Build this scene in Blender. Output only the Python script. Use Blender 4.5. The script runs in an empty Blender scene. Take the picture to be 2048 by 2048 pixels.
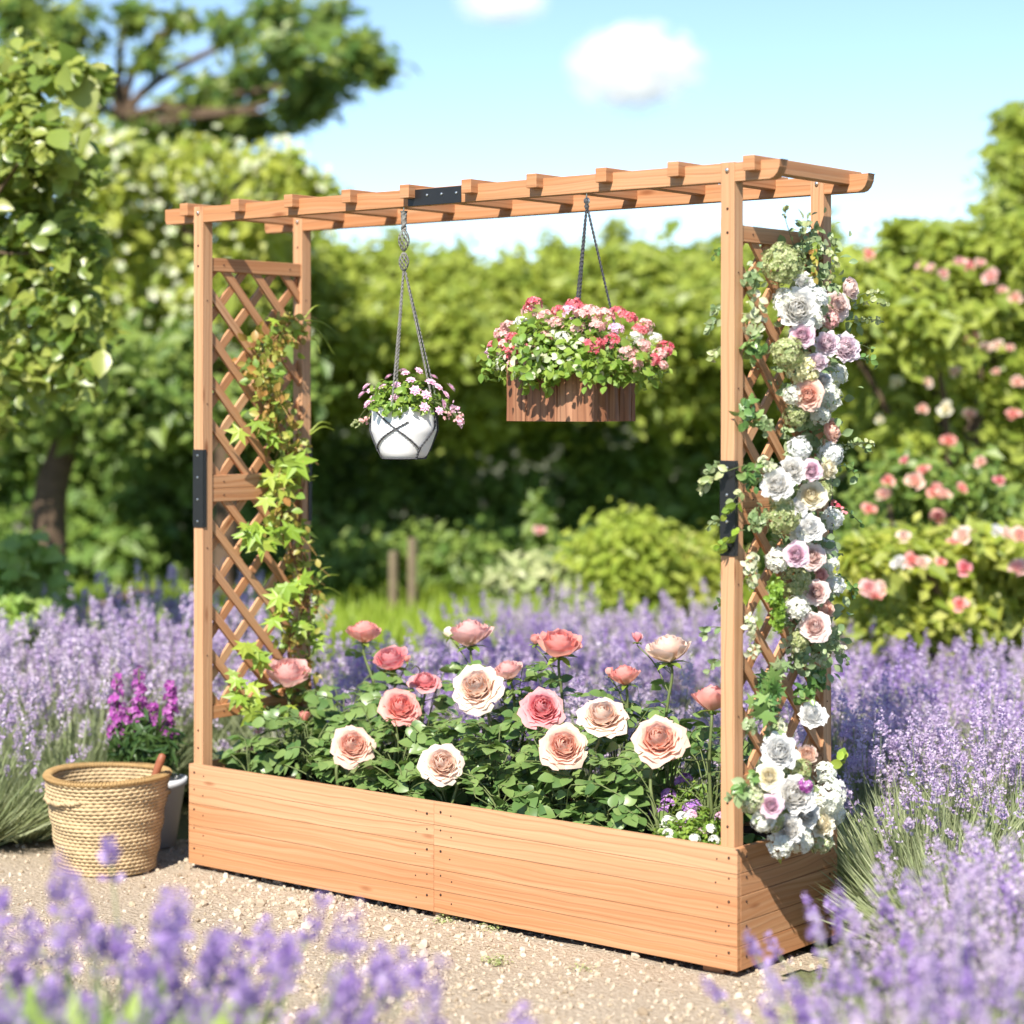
import bpy, math, random
import numpy as np
from mathutils import Vector, Matrix, Quaternion
random.seed(7); rng = np.random.default_rng(11)
S = bpy.context.scene; COL = S.collection
PI = math.pi
# ------------------------------------------------------------------ camera
F, CX, CY, CZ, YAW, Y0, X0 = 4289.6, 4.8206, -4.4051, 1.3905, 0.6832, 802.14, 1013.86
c_, s_ = math.cos(YAW), math.sin(YAW)
RIGHT = np.array([c_, s_, 0.]); FWD = np.array([-s_, c_, 0.]); EYE = np.array([CX, CY, CZ])
K = 2048 / 1932.0
def ray(u, v):
    return RIGHT * (u - X0) / F + FWD + np.array([0, 0, (Y0 - v) / F])
def atd(u, v, d): return EYE + ray(u, v) * d                     # point seen at (u, v) at depth d
def atY(u, v, Y): r = ray(u, v); return EYE + r * ((Y - CY) / r[1])
def atX(u, v, X): r = ray(u, v); return EYE + r * ((X - CX) / r[0])
def W(u, d, z=0.):                                               # column u of the photograph (1932 scale), depth d, height z
    p = EYE + RIGHT * (u * K - X0) / F * d + FWD * d
    return np.array([p[0], p[1], z])
def tocam(p): v = EYE - np.asarray(p); return v / np.linalg.norm(v)
cam = bpy.data.objects.new('camera', bpy.data.cameras.new('camera')); COL.objects.link(cam)
cam.location = (CX, CY, CZ); cam.rotation_euler = (PI / 2, 0, YAW)
cd = cam.data; cd.sensor_width = 36; cd.lens = F / 2048 * 36
cd.shift_x = (1024 - X0) / 2048; cd.shift_y = -(1024 - Y0) / 2048
cd.clip_end = 6000; cd.clip_start = .05
cd.dof.use_dof = True; cd.dof.focus_distance = 5.75; cd.dof.aperture_fstop = 1.7
S.camera = cam
# ------------------------------------------------------------------ light
SUN = Vector((.40, -1.0, 1.08)).normalized()
sun = bpy.data.objects.new('sun', bpy.data.lights.new('sun', 'SUN')); COL.objects.link(sun)
sun.data.energy = 4.2; sun.data.angle = math.radians(.5); sun.data.color = (1, .95, .87)
sun.rotation_euler = SUN.to_track_quat('Z', 'Y').to_euler()
w = bpy.data.worlds.new('World'); S.world = w; w.use_nodes = True
nt = w.node_tree; sky = nt.nodes.new('ShaderNodeTexSky'); sky.sky_type = 'NISHITA'; sky.sun_disc = False
sky.sun_elevation = math.asin(SUN.z); sky.sun_rotation = math.atan2(SUN.x, SUN.y)
sky.air_density = 1.0; sky.dust_density = .0; sky.ozone_density = 1.9; sky.altitude = 2200
nt.links.new(sky.outputs[0], nt.nodes['Background'].inputs[0]); nt.nodes['Background'].inputs[1].default_value = .094
S.view_settings.view_transform = 'Standard'; S.view_settings.look = 'None'; S.view_settings.exposure = 1.2
S.view_settings.gamma = 1; S.view_settings.use_curve_mapping = False
S.render.engine = 'CYCLES'
S.cycles.use_denoising = True
try: S.cycles.denoiser = 'OPENIMAGEDENOISE'
except Exception: pass
S.cycles.max_bounces = 6; S.cycles.diffuse_bounces = 4; S.cycles.transmission_bounces = 4; S.cycles.glossy_bounces = 2
S.cycles.volume_bounces = 8; S.cycles.sample_clamp_indirect = 6
# ------------------------------------------------------------------ materials
class N:
    def __init__(s, name):
        s.m = bpy.data.materials.new(name); s.m.use_nodes = True; s.t = s.m.node_tree; s.t.nodes.clear()
        s.out = s.t.nodes.new('ShaderNodeOutputMaterial')
    def n(s, kind, **kw):
        x = s.t.nodes.new('ShaderNode' + kind)
        for k, v in kw.items():
            if hasattr(x, k) and k not in x.inputs: setattr(x, k, v)
            else: s.set(x, k, v)
        return x
    def set(s, x, k, v):
        i = x.inputs[k]
        if isinstance(v, bpy.types.NodeSocket): s.t.links.new(v, i)
        elif isinstance(v, tuple) and len(v) == 3 and i.type == 'RGBA': i.default_value = (*v, 1)
        else: i.default_value = v
    def ramp(s, fac, stops):
        r = s.t.nodes.new('ShaderNodeValToRGB'); s.t.links.new(fac, r.inputs[0]); e = r.color_ramp.elements
        while len(e) < len(stops): e.new(.5)
        for q, (p, c) in zip(e, stops): q.position = p; q.color = (*c, 1) if len(c) == 3 else c
        return r.outputs[0]
    def mix(s, fac, a, b, blend='MIX'):
        x = s.t.nodes.new('ShaderNodeMix'); x.data_type = 'RGBA'; x.blend_type = blend
        for i, v in ((0, fac), (6, a), (7, b)):
            if isinstance(v, bpy.types.NodeSocket): s.t.links.new(v, x.inputs[i])
            else: x.inputs[i].default_value = (*v, 1) if isinstance(v, tuple) else v
        return x.outputs[2]
    def math(s, op, a, b=0.):
        x = s.t.nodes.new('ShaderNodeMath'); x.operation = op
        for i, v in ((0, a), (1, b)):
            if isinstance(v, bpy.types.NodeSocket): s.t.links.new(v, x.inputs[i])
            else: x.inputs[i].default_value = v
        return x.outputs[0]
    def done(s, sh): s.t.links.new(sh, s.out.inputs[0]); return s.m
def leafmat(name, cols, trans, tf=.32, rough=.42, spec=.4, alt=None):
    k = N(name); g = k.n('NewGeometry').outputs['Random Per Island']
    n_ = len(cols); col = k.ramp(g, [(i / max(1, n_ - 1), c) for i, c in enumerate(cols)])
    if alt: col = k.mix(k.math('MULTIPLY', k.n('ObjectInfo').outputs['Random'], .75), col, alt)
    p = k.n('BsdfPrincipled', **{'Base Color': col, 'Roughness': rough, 'Specular IOR Level': spec})
    tc = k.mix(.55, col, trans)
    t = k.n('BsdfTranslucent', Color=tc)
    m = k.n('MixShader', Fac=tf); k.t.links.new(p.outputs[0], m.inputs[1]); k.t.links.new(t.outputs[0], m.inputs[2])
    return k.done(m.outputs[0])
def plain(name, col, rough=.6, spec=.3, metal=0., var=0., scale=30., bump=0.):
    k = N(name); c = col
    p = k.n('BsdfPrincipled', Roughness=rough, Metallic=metal, **{'Specular IOR Level': spec})
    if var or bump:
        tc = k.n('TexCoord').outputs['Object']; nz = k.n('TexNoise', Vector=tc, Scale=scale, Detail=6.)
        c = k.mix(nz.outputs['Fac'], tuple(x * (1 - var) for x in col), tuple(min(1, x * (1 + var)) for x in col))
        if bump:
            b = k.n('Bump', Strength=bump, Distance=.004, Height=nz.outputs['Fac']); k.set(p, 'Normal', b.outputs[0])
    k.set(p, 'Base Color', c)
    return k.done(p.outputs[0])
def petalmat(name, inner, outer, edge, tf=.48):
    k = N(name); a = k.n('Attribute', attribute_name='lay').outputs['Fac']; b = k.n('Attribute', attribute_name='tip').outputs['Fac']
    g = k.n('NewGeometry').outputs['Random Per Island']
    col = k.ramp(a, [(0, inner), (.45, tuple((x + 2 * y) / 3 for x, y in zip(inner, outer))), (1, outer)])
    col = k.mix(k.math('POWER', b, 4.), col, edge)
    col = k.mix(k.math('MULTIPLY', g, .30), col, inner)
    tc = k.n('TexCoord').outputs['Object']; nz = k.n('TexNoise', Vector=tc, Scale=60., Detail=3.)
    col = k.mix(k.math('MULTIPLY', nz.outputs['Fac'], .12), col, tuple(x * .80 for x in outer))
    p = k.n('BsdfPrincipled', **{'Base Color': col, 'Roughness': .55, 'Specular IOR Level': .25})
    t = k.n('BsdfTranslucent', Color=col); m = k.n('MixShader', Fac=tf)
    k.t.links.new(p.outputs[0], m.inputs[1]); k.t.links.new(t.outputs[0], m.inputs[2])
    return k.done(m.outputs[0])
def woodmat(name, dark, mid, light, knots=True, contrast=1.):
    k = N(name); uv = k.n('UVMap').outputs[0]; sp = k.n('SeparateXYZ', Vector=uv)
    u, v = sp.outputs[0], sp.outputs[1]
    def vec(su, sv): return k.n('CombineXYZ', X=k.math('MULTIPLY', u, su), Y=k.math('MULTIPLY', v, sv)).outputs[0]
    wob = k.n('TexNoise', Vector=vec(1.6, 7.), Scale=1., Detail=3.).outputs['Fac']
    vv = k.math('ADD', k.math('MULTIPLY', v, 1.), k.math('MULTIPLY', wob, .055))
    gv = k.n('CombineXYZ', X=k.math('MULTIPLY', u, .9), Y=k.math('MULTIPLY', vv, 75.)).outputs[0]
    grain = k.n('TexNoise', Vector=gv, Scale=1., Detail=5., Roughness=.62).outputs['Fac']
    fine = k.n('TexNoise', Vector=vec(9., 520.), Scale=1., Detail=2.).outputs['Fac']
    board = k.n('TexNoise', Vector=vec(.55, 9.), Scale=1., Detail=1.).outputs['Fac']
    col = k.ramp(grain, [(.28, dark), (.47, mid), (.68, light)])
    col = k.mix(k.math('MULTIPLY', k.math('SUBTRACT', board, .40), 1.5), col, tuple(a * b for a, b in zip(mid, (1.02, .80, .62))))
    isl = k.n('NewGeometry').outputs['Random Per Island']
    col = k.mix(k.math('MULTIPLY', isl, .55), col, k.mix(k.math('FRACT', k.math('MULTIPLY', isl, 7.)), tuple(x * a for x, a in zip(mid, (.86, .74, .66))), tuple(x * a for x, a in zip(light, (1.04, 1.10, 1.18)))))
    col = k.mix(k.math('MULTIPLY', fine, .30), col, tuple(x * .72 for x in dark))
    # the broad, wandering growth rings of a flat-sawn board: thin darker lines
    ring = k.math('ABSOLUTE', k.math('SUBTRACT', k.math('FRACT', k.math('MULTIPLY', vv, 46.)), .5))
    rl = k.ramp(ring, [(0, (1, 1, 1)), (.13, (0, 0, 0))])
    col = k.mix(k.math('MULTIPLY', rl, k.math('MULTIPLY', wob, .75 * contrast)), col, tuple(x * .55 for x in dark))
    if knots:
        vo = k.n('TexVoronoi', Vector=vec(3.1, 11.), Scale=1., Randomness=1.).outputs['Distance']
        kn = k.ramp(vo, [(0, (1, 1, 1)), (.045, (.75, .75, .75)), (.11, (0, 0, 0))])
        col = k.mix(k.math('MULTIPLY', kn, .92), col, (.20, .060, .018))
    b = k.n('Bump', Strength=.25, Distance=.0012, Height=grain)
    p = k.n('BsdfPrincipled', **{'Base Color': col, 'Roughness': .58, 'Specular IOR Level': .3, 'Normal': b.outputs[0]})
    return k.done(p.outputs[0])
M = {}
M['wood'] = woodmat('cedar_wood', (.37, .148, .058), (.465, .226, .103), (.59, .352, .192))
M['dark_wood'] = woodmat('stained_bark_wood', (.13, .052, .028), (.27, .12, .062), (.44, .225, .122), knots=False, contrast=1.4)
M['black'] = plain('black_steel', (.012, .012, .013), .38, .5, 0., .2, 60.)
M['zinc'] = plain('zinc_screw', (.62, .62, .60), .3, .5, 1.)
M['screw'] = plain('dark_screw', (.035, .018, .012), .6)
M['soil'] = plain('potting_soil', (.045, .028, .018), .95, .1, 0., .6, 90., .9)
M['white'] = plain('white_glaze', (.82, .81, .79), .35, .45, 0., .03, 9.)
M['rope'] = plain('grey_rope', (.20, .19, .17), .85, .1, 0., .55, 260., .6)
M['twine'] = plain('dark_twine', (.075, .075, .078), .85, .1, 0., .7, 240., .5)
M['bark'] = plain('bark', (.11, .075, .05), .9, .1, 0., .45, 22., .8)
M['stake'] = plain('weathered_timber', (.20, .155, .10), .85, .1, 0., .35, 30.)
M['basket'] = plain('seagrass', (.44, .325, .185), .8, .15, 0., .5, 55., .5)
M['rim'] = plain('seagrass_rim', (.34, .215, .09), .75, .2, 0., .35, 50., .4)
M['handle'] = plain('red_brown_handle', (.26, .085, .04), .5, .35, 0., .3, 40.)
M['steel'] = plain('trowel_steel', (.45, .45, .45), .4, .5, 1.)
M['greypot'] = plain('pale_plastic', (.62, .62, .63), .5, .3, 0., .05, 12.)
M['rosestem'] = plain('rose_stem', (.12, .15, .05), .6, .3, 0., .3, 60.)
M['vinestem'] = plain('vine_stem', (.24, .12, .055), .7, .2, 0., .4, 70.)
M['drytendril'] = plain('dry_tendril', (.42, .25, .09), .7, .2, 0., .4, 70.)
M['roseleaf'] = leafmat('rose_leaf', [(.07, .14, .04), (.12, .205, .055), (.20, .285, .085), (.14, .225, .065)], (.26, .40, .06), .25, .36, .45)
M['hedge'] = leafmat('hedge_leaf', [(.18, .25, .038), (.27, .335, .048), (.38, .43, .075), (.22, .285, .045)], (.68, .70, .08), .44)
M['treeleaf'] = leafmat('tree_leaf', [(.05, .115, .022), (.10, .175, .03), (.24, .29, .045), (.07, .135, .025)], (.45, .52, .05), .36)
M['limeleaf'] = leafmat('lime_leaf', [(.20, .27, .035), (.31, .37, .05), (.42, .44, .07), (.24, .31, .05), (.52, .52, .14)], (.68, .70, .07), .42)
M['shrubleaf'] = leafmat('shrub_leaf', [(.09, .165, .03), (.15, .225, .045), (.23, .30, .06), (.11, .18, .045)], (.52, .60, .08), .38)
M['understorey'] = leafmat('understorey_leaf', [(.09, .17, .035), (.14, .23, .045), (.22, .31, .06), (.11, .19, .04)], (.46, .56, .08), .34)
M['climberleaf'] = leafmat('climber_leaf', [(.12, .20, .035), (.20, .28, .05), (.36, .40, .09), (.15, .23, .05), (.42, .42, .12)], (.66, .70, .10), .44, .33, .5)
M['deepleaf'] = leafmat('deep_leaf', [(.03, .075, .02), (.05, .10, .025), (.075, .13, .03)], (.26, .36, .05), .28)
M['vineleaf'] = leafmat('vine_leaf', [(.20, .33, .035), (.30, .44, .05), (.36, .42, .06), (.16, .28, .04)], (.60, .70, .06), .36)
M['vinedark'] = leafmat('vine_dark_leaf', [(.16, .28, .045), (.26, .36, .06), (.40, .40, .08), (.46, .22, .07), (.22, .33, .06)], (.55, .52, .08), .36)
M['potleaf'] = leafmat('pot_leaf', [(.11, .22, .03), (.18, .30, .045), (.28, .38, .06), (.08, .16, .03)], (.52, .62, .08), .34)
M['whiteleaf'] = leafmat('pale_bract', [(.55, .55, .36), (.66, .66, .46), (.34, .44, .18), (.75, .70, .55)], (.7, .7, .4), .3)
M['sage'] = leafmat('sage_leaf', [(.16, .25, .10), (.25, .34, .15), (.36, .42, .22), (.13, .21, .08)], (.46, .56, .18), .28)
M['filler'] = leafmat('green_filler', [(.26, .33, .11), (.40, .44, .19), (.52, .53, .28), (.20, .28, .08)], (.6, .62, .25), .3)
M['moss'] = leafmat('moss_trail', [(.14, .26, .03), (.24, .38, .05), (.19, .31, .04)], (.45, .6, .05), .3)
M['ivy'] = leafmat('ivy_leaf', [(.06, .14, .035), (.10, .20, .05), (.16, .27, .07), (.24, .34, .11)], (.34, .50, .10), .2, .3, .5)
M['lavleaf'] = leafmat('lavender_leaf', [(.20, .25, .12), (.30, .34, .18), (.40, .43, .25), (.25, .31, .12)], (.50, .56, .26), .32, .6, .2)
M['lavstem'] = leafmat('lavender_stem', [(.20, .25, .10), (.30, .34, .17), (.25, .30, .12)], (.42, .50, .18), .2, .6, .2)
M['lav'] = leafmat('lavender_bloom', [(.40, .26, .50), (.50, .36, .60), (.64, .52, .70), (.32, .19, .42), (.74, .66, .76), (.50, .42, .46), (.58, .42, .66)], (.70, .55, .80), .34, .6, .2, (.62, .54, .60))
M['lavdeep'] = leafmat('deep_lavender_bloom', [(.28, .17, .42), (.38, .25, .54), (.50, .38, .62), (.22, .12, .36), (.60, .50, .66)], (.56, .40, .74), .32, .6, .2)
M['magenta'] = leafmat('magenta_bloom', [(.30, .035, .27), (.42, .08, .38), (.62, .26, .56), (.20, .02, .20), (.48, .12, .44)], (.7, .25, .62), .34, .6, .2)
M['pinkbloom'] = leafmat('pink_bloom', [(.82, .48, .62), (.88, .62, .72), (.78, .38, .55), (.92, .78, .82)], (.9, .6, .7), .3, .6, .2)
M['redbloom'] = leafmat('red_pink_bloom', [(.66, .07, .11), (.74, .17, .20), (.80, .34, .34), (.58, .06, .14)], (.85, .3, .3), .3, .6, .2)
M['palebloom'] = leafmat('pale_pink_bloom', [(.78, .42, .40), (.84, .58, .50), (.74, .30, .32), (.86, .70, .60)], (.9, .6, .55), .3, .6, .2)
M['whitebloom'] = leafmat('white_bloom', [(.80, .80, .70), (.84, .83, .76), (.74, .76, .60), (.86, .86, .82)], (.8, .8, .7), .3, .6, .2)
M['bluebloom'] = leafmat('dusty_blue_bloom', [(.76, .76, .73), (.82, .82, .79), (.88, .87, .84), (.72, .74, .72), (.76, .78, .66)], (.8, .82, .8), .3, .6, .2)
M['purplebloom'] = leafmat('purple_bloom', [(.32, .12, .44), (.48, .24, .60), (.70, .45, .72)], (.6, .35, .7), .3, .6, .2)
M['yellowbloom'] = leafmat('cream_yellow_bloom', [(.80, .74, .40), (.84, .80, .52), (.78, .78, .40)], (.8, .8, .4), .3, .6, .2)
M['freshleaf'] = leafmat('fresh_leaf', [(.20, .34, .05), (.30, .42, .08), (.38, .48, .14), (.26, .40, .10)], (.55, .70, .10), .4)
M['limebright'] = leafmat('golden_leaf', [(.24, .33, .04), (.33, .41, .055), (.42, .47, .08), (.28, .37, .05)], (.66, .72, .08), .44)
M['grass'] = leafmat('grass_blade', [(.22, .32, .035), (.30, .40, .045), (.36, .44, .07)], (.6, .72, .07), .4)
M['p_peach'] = petalmat('peach_petal', (.97, .56, .47), (.91, .61, .49), (.92, .70, .58))
M['p_cream'] = petalmat('cream_petal', (.97, .70, .58), (.91, .72, .60), (.92, .78, .68))
M['p_coral'] = petalmat('coral_petal', (.93, .30, .27), (.94, .58, .48), (.93, .46, .42))
M['p_deep'] = petalmat('deep_pink_petal', (.82, .18, .23), (.88, .36, .38), (.92, .54, .53))
M['p_pink'] = petalmat('pale_pink_petal', (.92, .50, .47), (.89, .62, .56), (.90, .58, .54))
M['p_mauve'] = petalmat('mauve_petal', (.66, .34, .48), (.84, .62, .70), (.90, .76, .81))
M['p_dusty'] = petalmat('dusty_pink_petal', (.76, .42, .40), (.92, .75, .70), (.94, .85, .78))
M['p_white'] = petalmat('white_petal', (.88, .84, .76), (.86, .85, .82), (.90, .89, .87))
M['p_butter'] = petalmat('butter_petal', (.92, .80, .50), (.94, .89, .72), (.95, .91, .80))
M['p_blue'] = petalmat('dusty_blue_petal', (.80, .79, .77), (.88, .87, .85), (.93, .93, .91))
M['p_lilac'] = petalmat('lilac_petal', (.80, .56, .66), (.90, .76, .82), (.93, .86, .88))
# ------------------------------------------------------------------ mesh helpers
def build(name, chunks, mats, parent=None, smooth=False, bevel=0.):
    """chunks: dicts V (n,3), F (m,k) and optional mi, uv (m*k,2), lay (n,), tip (n,) -> ONE mesh object"""
    me = bpy.data.meshes.new(name); nv = 0; Vs = []; L = []; Ls = []; MI = []; UV = []; LA = []; TI = []; ls = 0; hasuv = False
    for c in chunks:
        V = np.asarray(c['V'], float); Fa = np.asarray(c['F'], int)
        if len(Fa) == 0: continue
        Vs.append(V); L.append((Fa + nv).ravel()); m, k = Fa.shape
        Ls.append(ls + np.arange(m) * k); ls += m * k
        MI.append(np.broadcast_to(np.asarray(c.get('mi', 0)), (m,)))
        if 'uv' in c: hasuv = True; UV.append(np.asarray(c['uv'], float).reshape(-1, 2))
        else: UV.append(np.zeros((m * k, 2)))
        LA.append(c.get('lay', np.zeros(len(V)))); TI.append(c.get('tip', np.zeros(len(V)))); nv += len(V)
    Vs = np.concatenate(Vs); L = np.concatenate(L); Ls = np.concatenate(Ls); MI = np.concatenate(MI)
    me.vertices.add(len(Vs)); me.vertices.foreach_set('co', Vs.ravel())
    me.loops.add(len(L)); me.loops.foreach_set('vertex_index', L)
    me.polygons.add(len(Ls)); me.polygons.foreach_set('loop_start', Ls)
    me.polygons.foreach_set('material_index', MI.astype(np.int32))
    me.polygons.foreach_set('use_smooth', np.full(len(Ls), smooth))
    if hasuv:
        ul = me.uv_layers.new(name='UVMap'); ul.data.foreach_set('uv', np.concatenate(UV).ravel())
    if any('lay' in c for c in chunks):
        a = me.attributes.new('lay', 'FLOAT', 'POINT'); a.data.foreach_set('value', np.concatenate(LA))
        a = me.attributes.new('tip', 'FLOAT', 'POINT'); a.data.foreach_set('value', np.concatenate(TI))
    for m in (mats if isinstance(mats, (list, tuple)) else [mats]): me.materials.append(M[m])
    me.update(calc_edges=True); me.validate()
    o = bpy.data.objects.new(name, me); COL.objects.link(o)
    if parent is not None: o.parent = parent
    if bevel:
        b = o.modifiers.new('bevel', 'BEVEL'); b.width = bevel; b.segments = 2; b.limit_method = 'ANGLE'
    return o
def tag(o, label=None, cat=None, group=None, kind=None):
    for k, v in (('label', label), ('category', cat), ('group', group), ('kind', kind)):
        if v: o[k] = v
    return o
def thing(name, label, cat, loc=(0, 0, 0), group=None, rot=None):
    o = bpy.data.objects.new(name, None); COL.objects.link(o); o.location = tuple(loc)
    if rot: o.rotation_euler = rot
    o.empty_display_size = .1
    return tag(o, label, cat, group)
def clone(o, parent=None):
    c = o.copy(); COL.objects.link(c); c.parent = parent
    for ch in list(o.children): clone(ch, c)
    return c
BF = np.array([[0, 1, 3, 2], [4, 6, 7, 5], [0, 4, 5, 1], [2, 3, 7, 6], [0, 2, 6, 4], [1, 5, 7, 3]])
def box(lo, hi, mi=0, ax=None):
    """axis-aligned board; UV runs along its longest axis"""
    lo = np.array(lo, float); hi = np.array(hi, float); d = hi - lo
    V = np.array([[(lo, hi)[i][0], (lo, hi)[j][1], (lo, hi)[k][2]] for i in (0, 1) for j in (0, 1) for k in (0, 1)])
    a = int(np.argmax(d)) if ax is None else ax; o1, o2 = [i for i in range(3) if i != a]
    ou, ov = rng.uniform(0, 40, 2); uv = []
    for f in BF:
        P = V[f]; ext = P.max(0) - P.min(0)
        if ext[a] < 1e-9:
            for p in P: uv.append((ou + p[o1] * .15, ov + p[o2]))
        else:
            q = o1 if ext[o1] > 1e-9 else o2
            for p in P: uv.append((ou + p[a], ov + p[q] + (.3 if q == o2 else 0)))
    return dict(V=V, F=BF, uv=uv, mi=mi)
def tube(P, r, seg=6, mi=0, cap=True):
    P = np.asarray(P, float); n = len(P); r = np.broadcast_to(np.asarray(r, float), (n,))
    T = np.gradient(P, axis=0); T /= np.linalg.norm(T, axis=1)[:, None] + 1e-12
    ref = np.array([0, 0, 1.]) if abs(T[0][2]) < .9 else np.array([1., 0, 0]); A = np.zeros((n, 3))
    a = np.cross(T[0], ref); a /= np.linalg.norm(a)
    for i in range(n):
        a = a - T[i] * a.dot(T[i]); a /= np.linalg.norm(a) + 1e-12; A[i] = a
    B = np.cross(T, A); th = np.linspace(0, 2 * PI, seg, endpoint=False)
    V = P[:, None] + r[:, None, None] * (np.cos(th)[None, :, None] * A[:, None] + np.sin(th)[None, :, None] * B[:, None])
    i = np.arange(n - 1)[:, None] * seg; j = np.arange(seg)[None]; k = (j + 1) % seg
    Fq = np.stack([i + j, i + k, i + seg + k, i + seg + j], -1).reshape(-1, 4)
    return dict(V=V.reshape(-1, 3), F=Fq, mi=mi)
def smoothpath(pts, n=24):
    """Catmull-Rom through pts"""
    P = np.asarray(pts, float); P = np.vstack([2 * P[0] - P[1], P, 2 * P[-1] - P[-2]]); out = []
    m = len(P) - 3
    for t in np.linspace(0, m - 1e-6, n):
        i = int(t); u = t - i; a, b, c, d = P[i:i + 4]
        out.append(.5 * (2 * b + (c - a) * u + (2 * a - 5 * b + 4 * c - d) * u * u + (3 * b - a - 3 * c + d) * u ** 3))
    return np.array(out)
def lathe(prof, seg=40, mi=0, cen=(0, 0, 0), closed=False):
    prof = np.asarray(prof, float); n = len(prof); th = np.linspace(0, 2 * PI, seg, endpoint=False)
    V = np.stack([prof[:, None, 0] * np.cos(th), prof[:, None, 0] * np.sin(th), np.broadcast_to(prof[:, None, 1], (n, seg))], -1).reshape(-1, 3) + np.array(cen)
    i = np.arange(n - 1)[:, None] * seg; j = np.arange(seg)[None]; k = (j + 1) % seg
    return dict(V=V, F=np.stack([i + j, i + k, i + seg + k, i + seg + j], -1).reshape(-1, 4), mi=mi)
def disc(c, nrm, r, seg=8, mi=0, h=.002):
    """small domed screw head"""
    q = Vector(nrm).to_track_quat('Z', 'Y').to_matrix(); R = np.array(q)
    d = lathe([(r, 0), (r * .85, h * .7), (r * .4, h), (1e-4, h)], seg, mi); d['V'] = d['V'] @ R.T + np.array(c); return d
def frames(nrm, roll=None):
    """orthonormal frames whose third axis is nrm (n,3)"""
    n = nrm / (np.linalg.norm(nrm, axis=1)[:, None] + 1e-9); m = len(n)
    r = rng.normal(size=(m, 3)) if roll is None else roll
    x = np.cross(r, n); x /= np.linalg.norm(x, axis=1)[:, None] + 1e-9
    return np.stack([x, np.cross(n, x), n], -1)        # columns x, y, z
def scatter(tmpl, P, R, sc, mi=0):
    """copies of a small template baked into one chunk"""
    tv, tf = tmpl; n = len(P); sc = np.broadcast_to(np.asarray(sc, float), (n,))
    V = np.einsum('nij,kj->nki', R, tv) * sc[:, None, None] + P[:, None]
    Fa = (tf[None] + (np.arange(n) * len(tv))[:, None, None]).reshape(-1, tf.shape[1])
    return dict(V=V.reshape(-1, 3), F=Fa, mi=mi)
# leaf templates: y is the leaf's length (0..1), x its width, z up
RHOMB = (np.array([[0, 0, 0], [.30, .45, .10], [0, 1, -.05], [-.30, .45, .10]]), np.array([[0, 1, 2], [0, 2, 3]]))
def leaf_tmpl(wd=.34, fold=.10, droop=.18, n=4, pw=1.):
    V = []; Fq = []
    for i in range(n + 1):
        t = i / n; h = wd * math.sin(PI * t ** pw) ** .8 if 0 < i < n else .01; z = -droop * t * t
        V += [(-h, t, z + fold * h / wd), (0, t, z), (h, t, z + fold * h / wd)]
    for i in range(n):
        a = 3 * i; Fq += [(a, a + 1, a + 4, a + 3), (a + 1, a + 2, a + 5, a + 4)]
    return np.array(V), np.array(Fq)
LEAF = leaf_tmpl(); BROAD = leaf_tmpl(.40, .08, .22, 5, .85); NARROW = leaf_tmpl(.10, .03, .25, 3)
BLADE = (np.array([[-.03, 0, 0], [.03, 0, 0], [.022, .55, .0], [-.022, .55, 0], [0, 1, -.08]]), np.array([[0, 1, 2], [0, 2, 3], [3, 2, 4]]))
def lobed():
    """a palmate leaf with five lobes"""
    out = [(0, 0)]
    for a, r in ((-150, .20), (-112, .62), (-88, .34), (-55, .82), (-26, .40), (0, 1.0), (26, .40), (55, .82), (88, .34), (112, .62), (150, .20)):
        out.append((r * math.sin(math.radians(a)), .22 + r * .80 * math.cos(math.radians(a))))
    V = [(0, .22, .0)] + [(x, y, -.22 * (x * x + (y - .22) ** 2)) for x, y in out]
    n = len(out); return np.array(V), np.array([(0, 1 + i, 1 + (i + 1) % n) for i in range(n)])
LOBED = lobed()
def floret(npet=5, w=.5, cup=.25):
    V = []; Fq = []
    for k in range(npet):
        a = 2 * PI * k / npet; ca, sa = math.cos(a), math.sin(a); b = len(V)
        for x, y, z in ((0, 0, 0), (w * .7, .6, cup), (0, 1, cup * .8), (-w * .7, .6, cup)):
            V.append((x * ca - y * sa, x * sa + y * ca, z))
        Fq += [(b, b + 1, b + 2, b + 3)]
    return np.array(V), np.array(Fq)
FLORET = floret(); FLORET4 = floret(4, .62, .18)
def unit(n):
    v = rng.normal(size=(n, 3)); return v / np.linalg.norm(v, axis=1)[:, None]
def compound(P, D, up, size, nl=5):
    """pinnate rose leaf: returns leaflet positions, frames and sizes for a leaf rooted at P heading along D"""
    D = D / np.linalg.norm(D); side = np.cross(D, up); side /= np.linalg.norm(side) + 1e-9; nn = np.cross(side, D)
    pos = []; R = []; sc = []
    for t, s in ((1., 0), (.62, 1), (.62, -1), (.25, 1), (.25, -1))[:nl]:
        dr = D * (.75 if s else 1) + side * s * .85 + nn * rng.uniform(-.25, .15) ; dr /= np.linalg.norm(dr)
        p = P + D * size * t * 1.05 - np.array([0, 0, .25 * size * t * t])
        n_ = nn + rng.normal(0, .28, 3); x = np.cross(dr, n_); x /= np.linalg.norm(x); z = np.cross(x, dr)
        pos.append(p); R.append(np.stack([x, dr, z], -1)); sc.append(size * (.95 if s == 0 else rng.uniform(.72, .9)))
    return pos, R, sc
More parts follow.
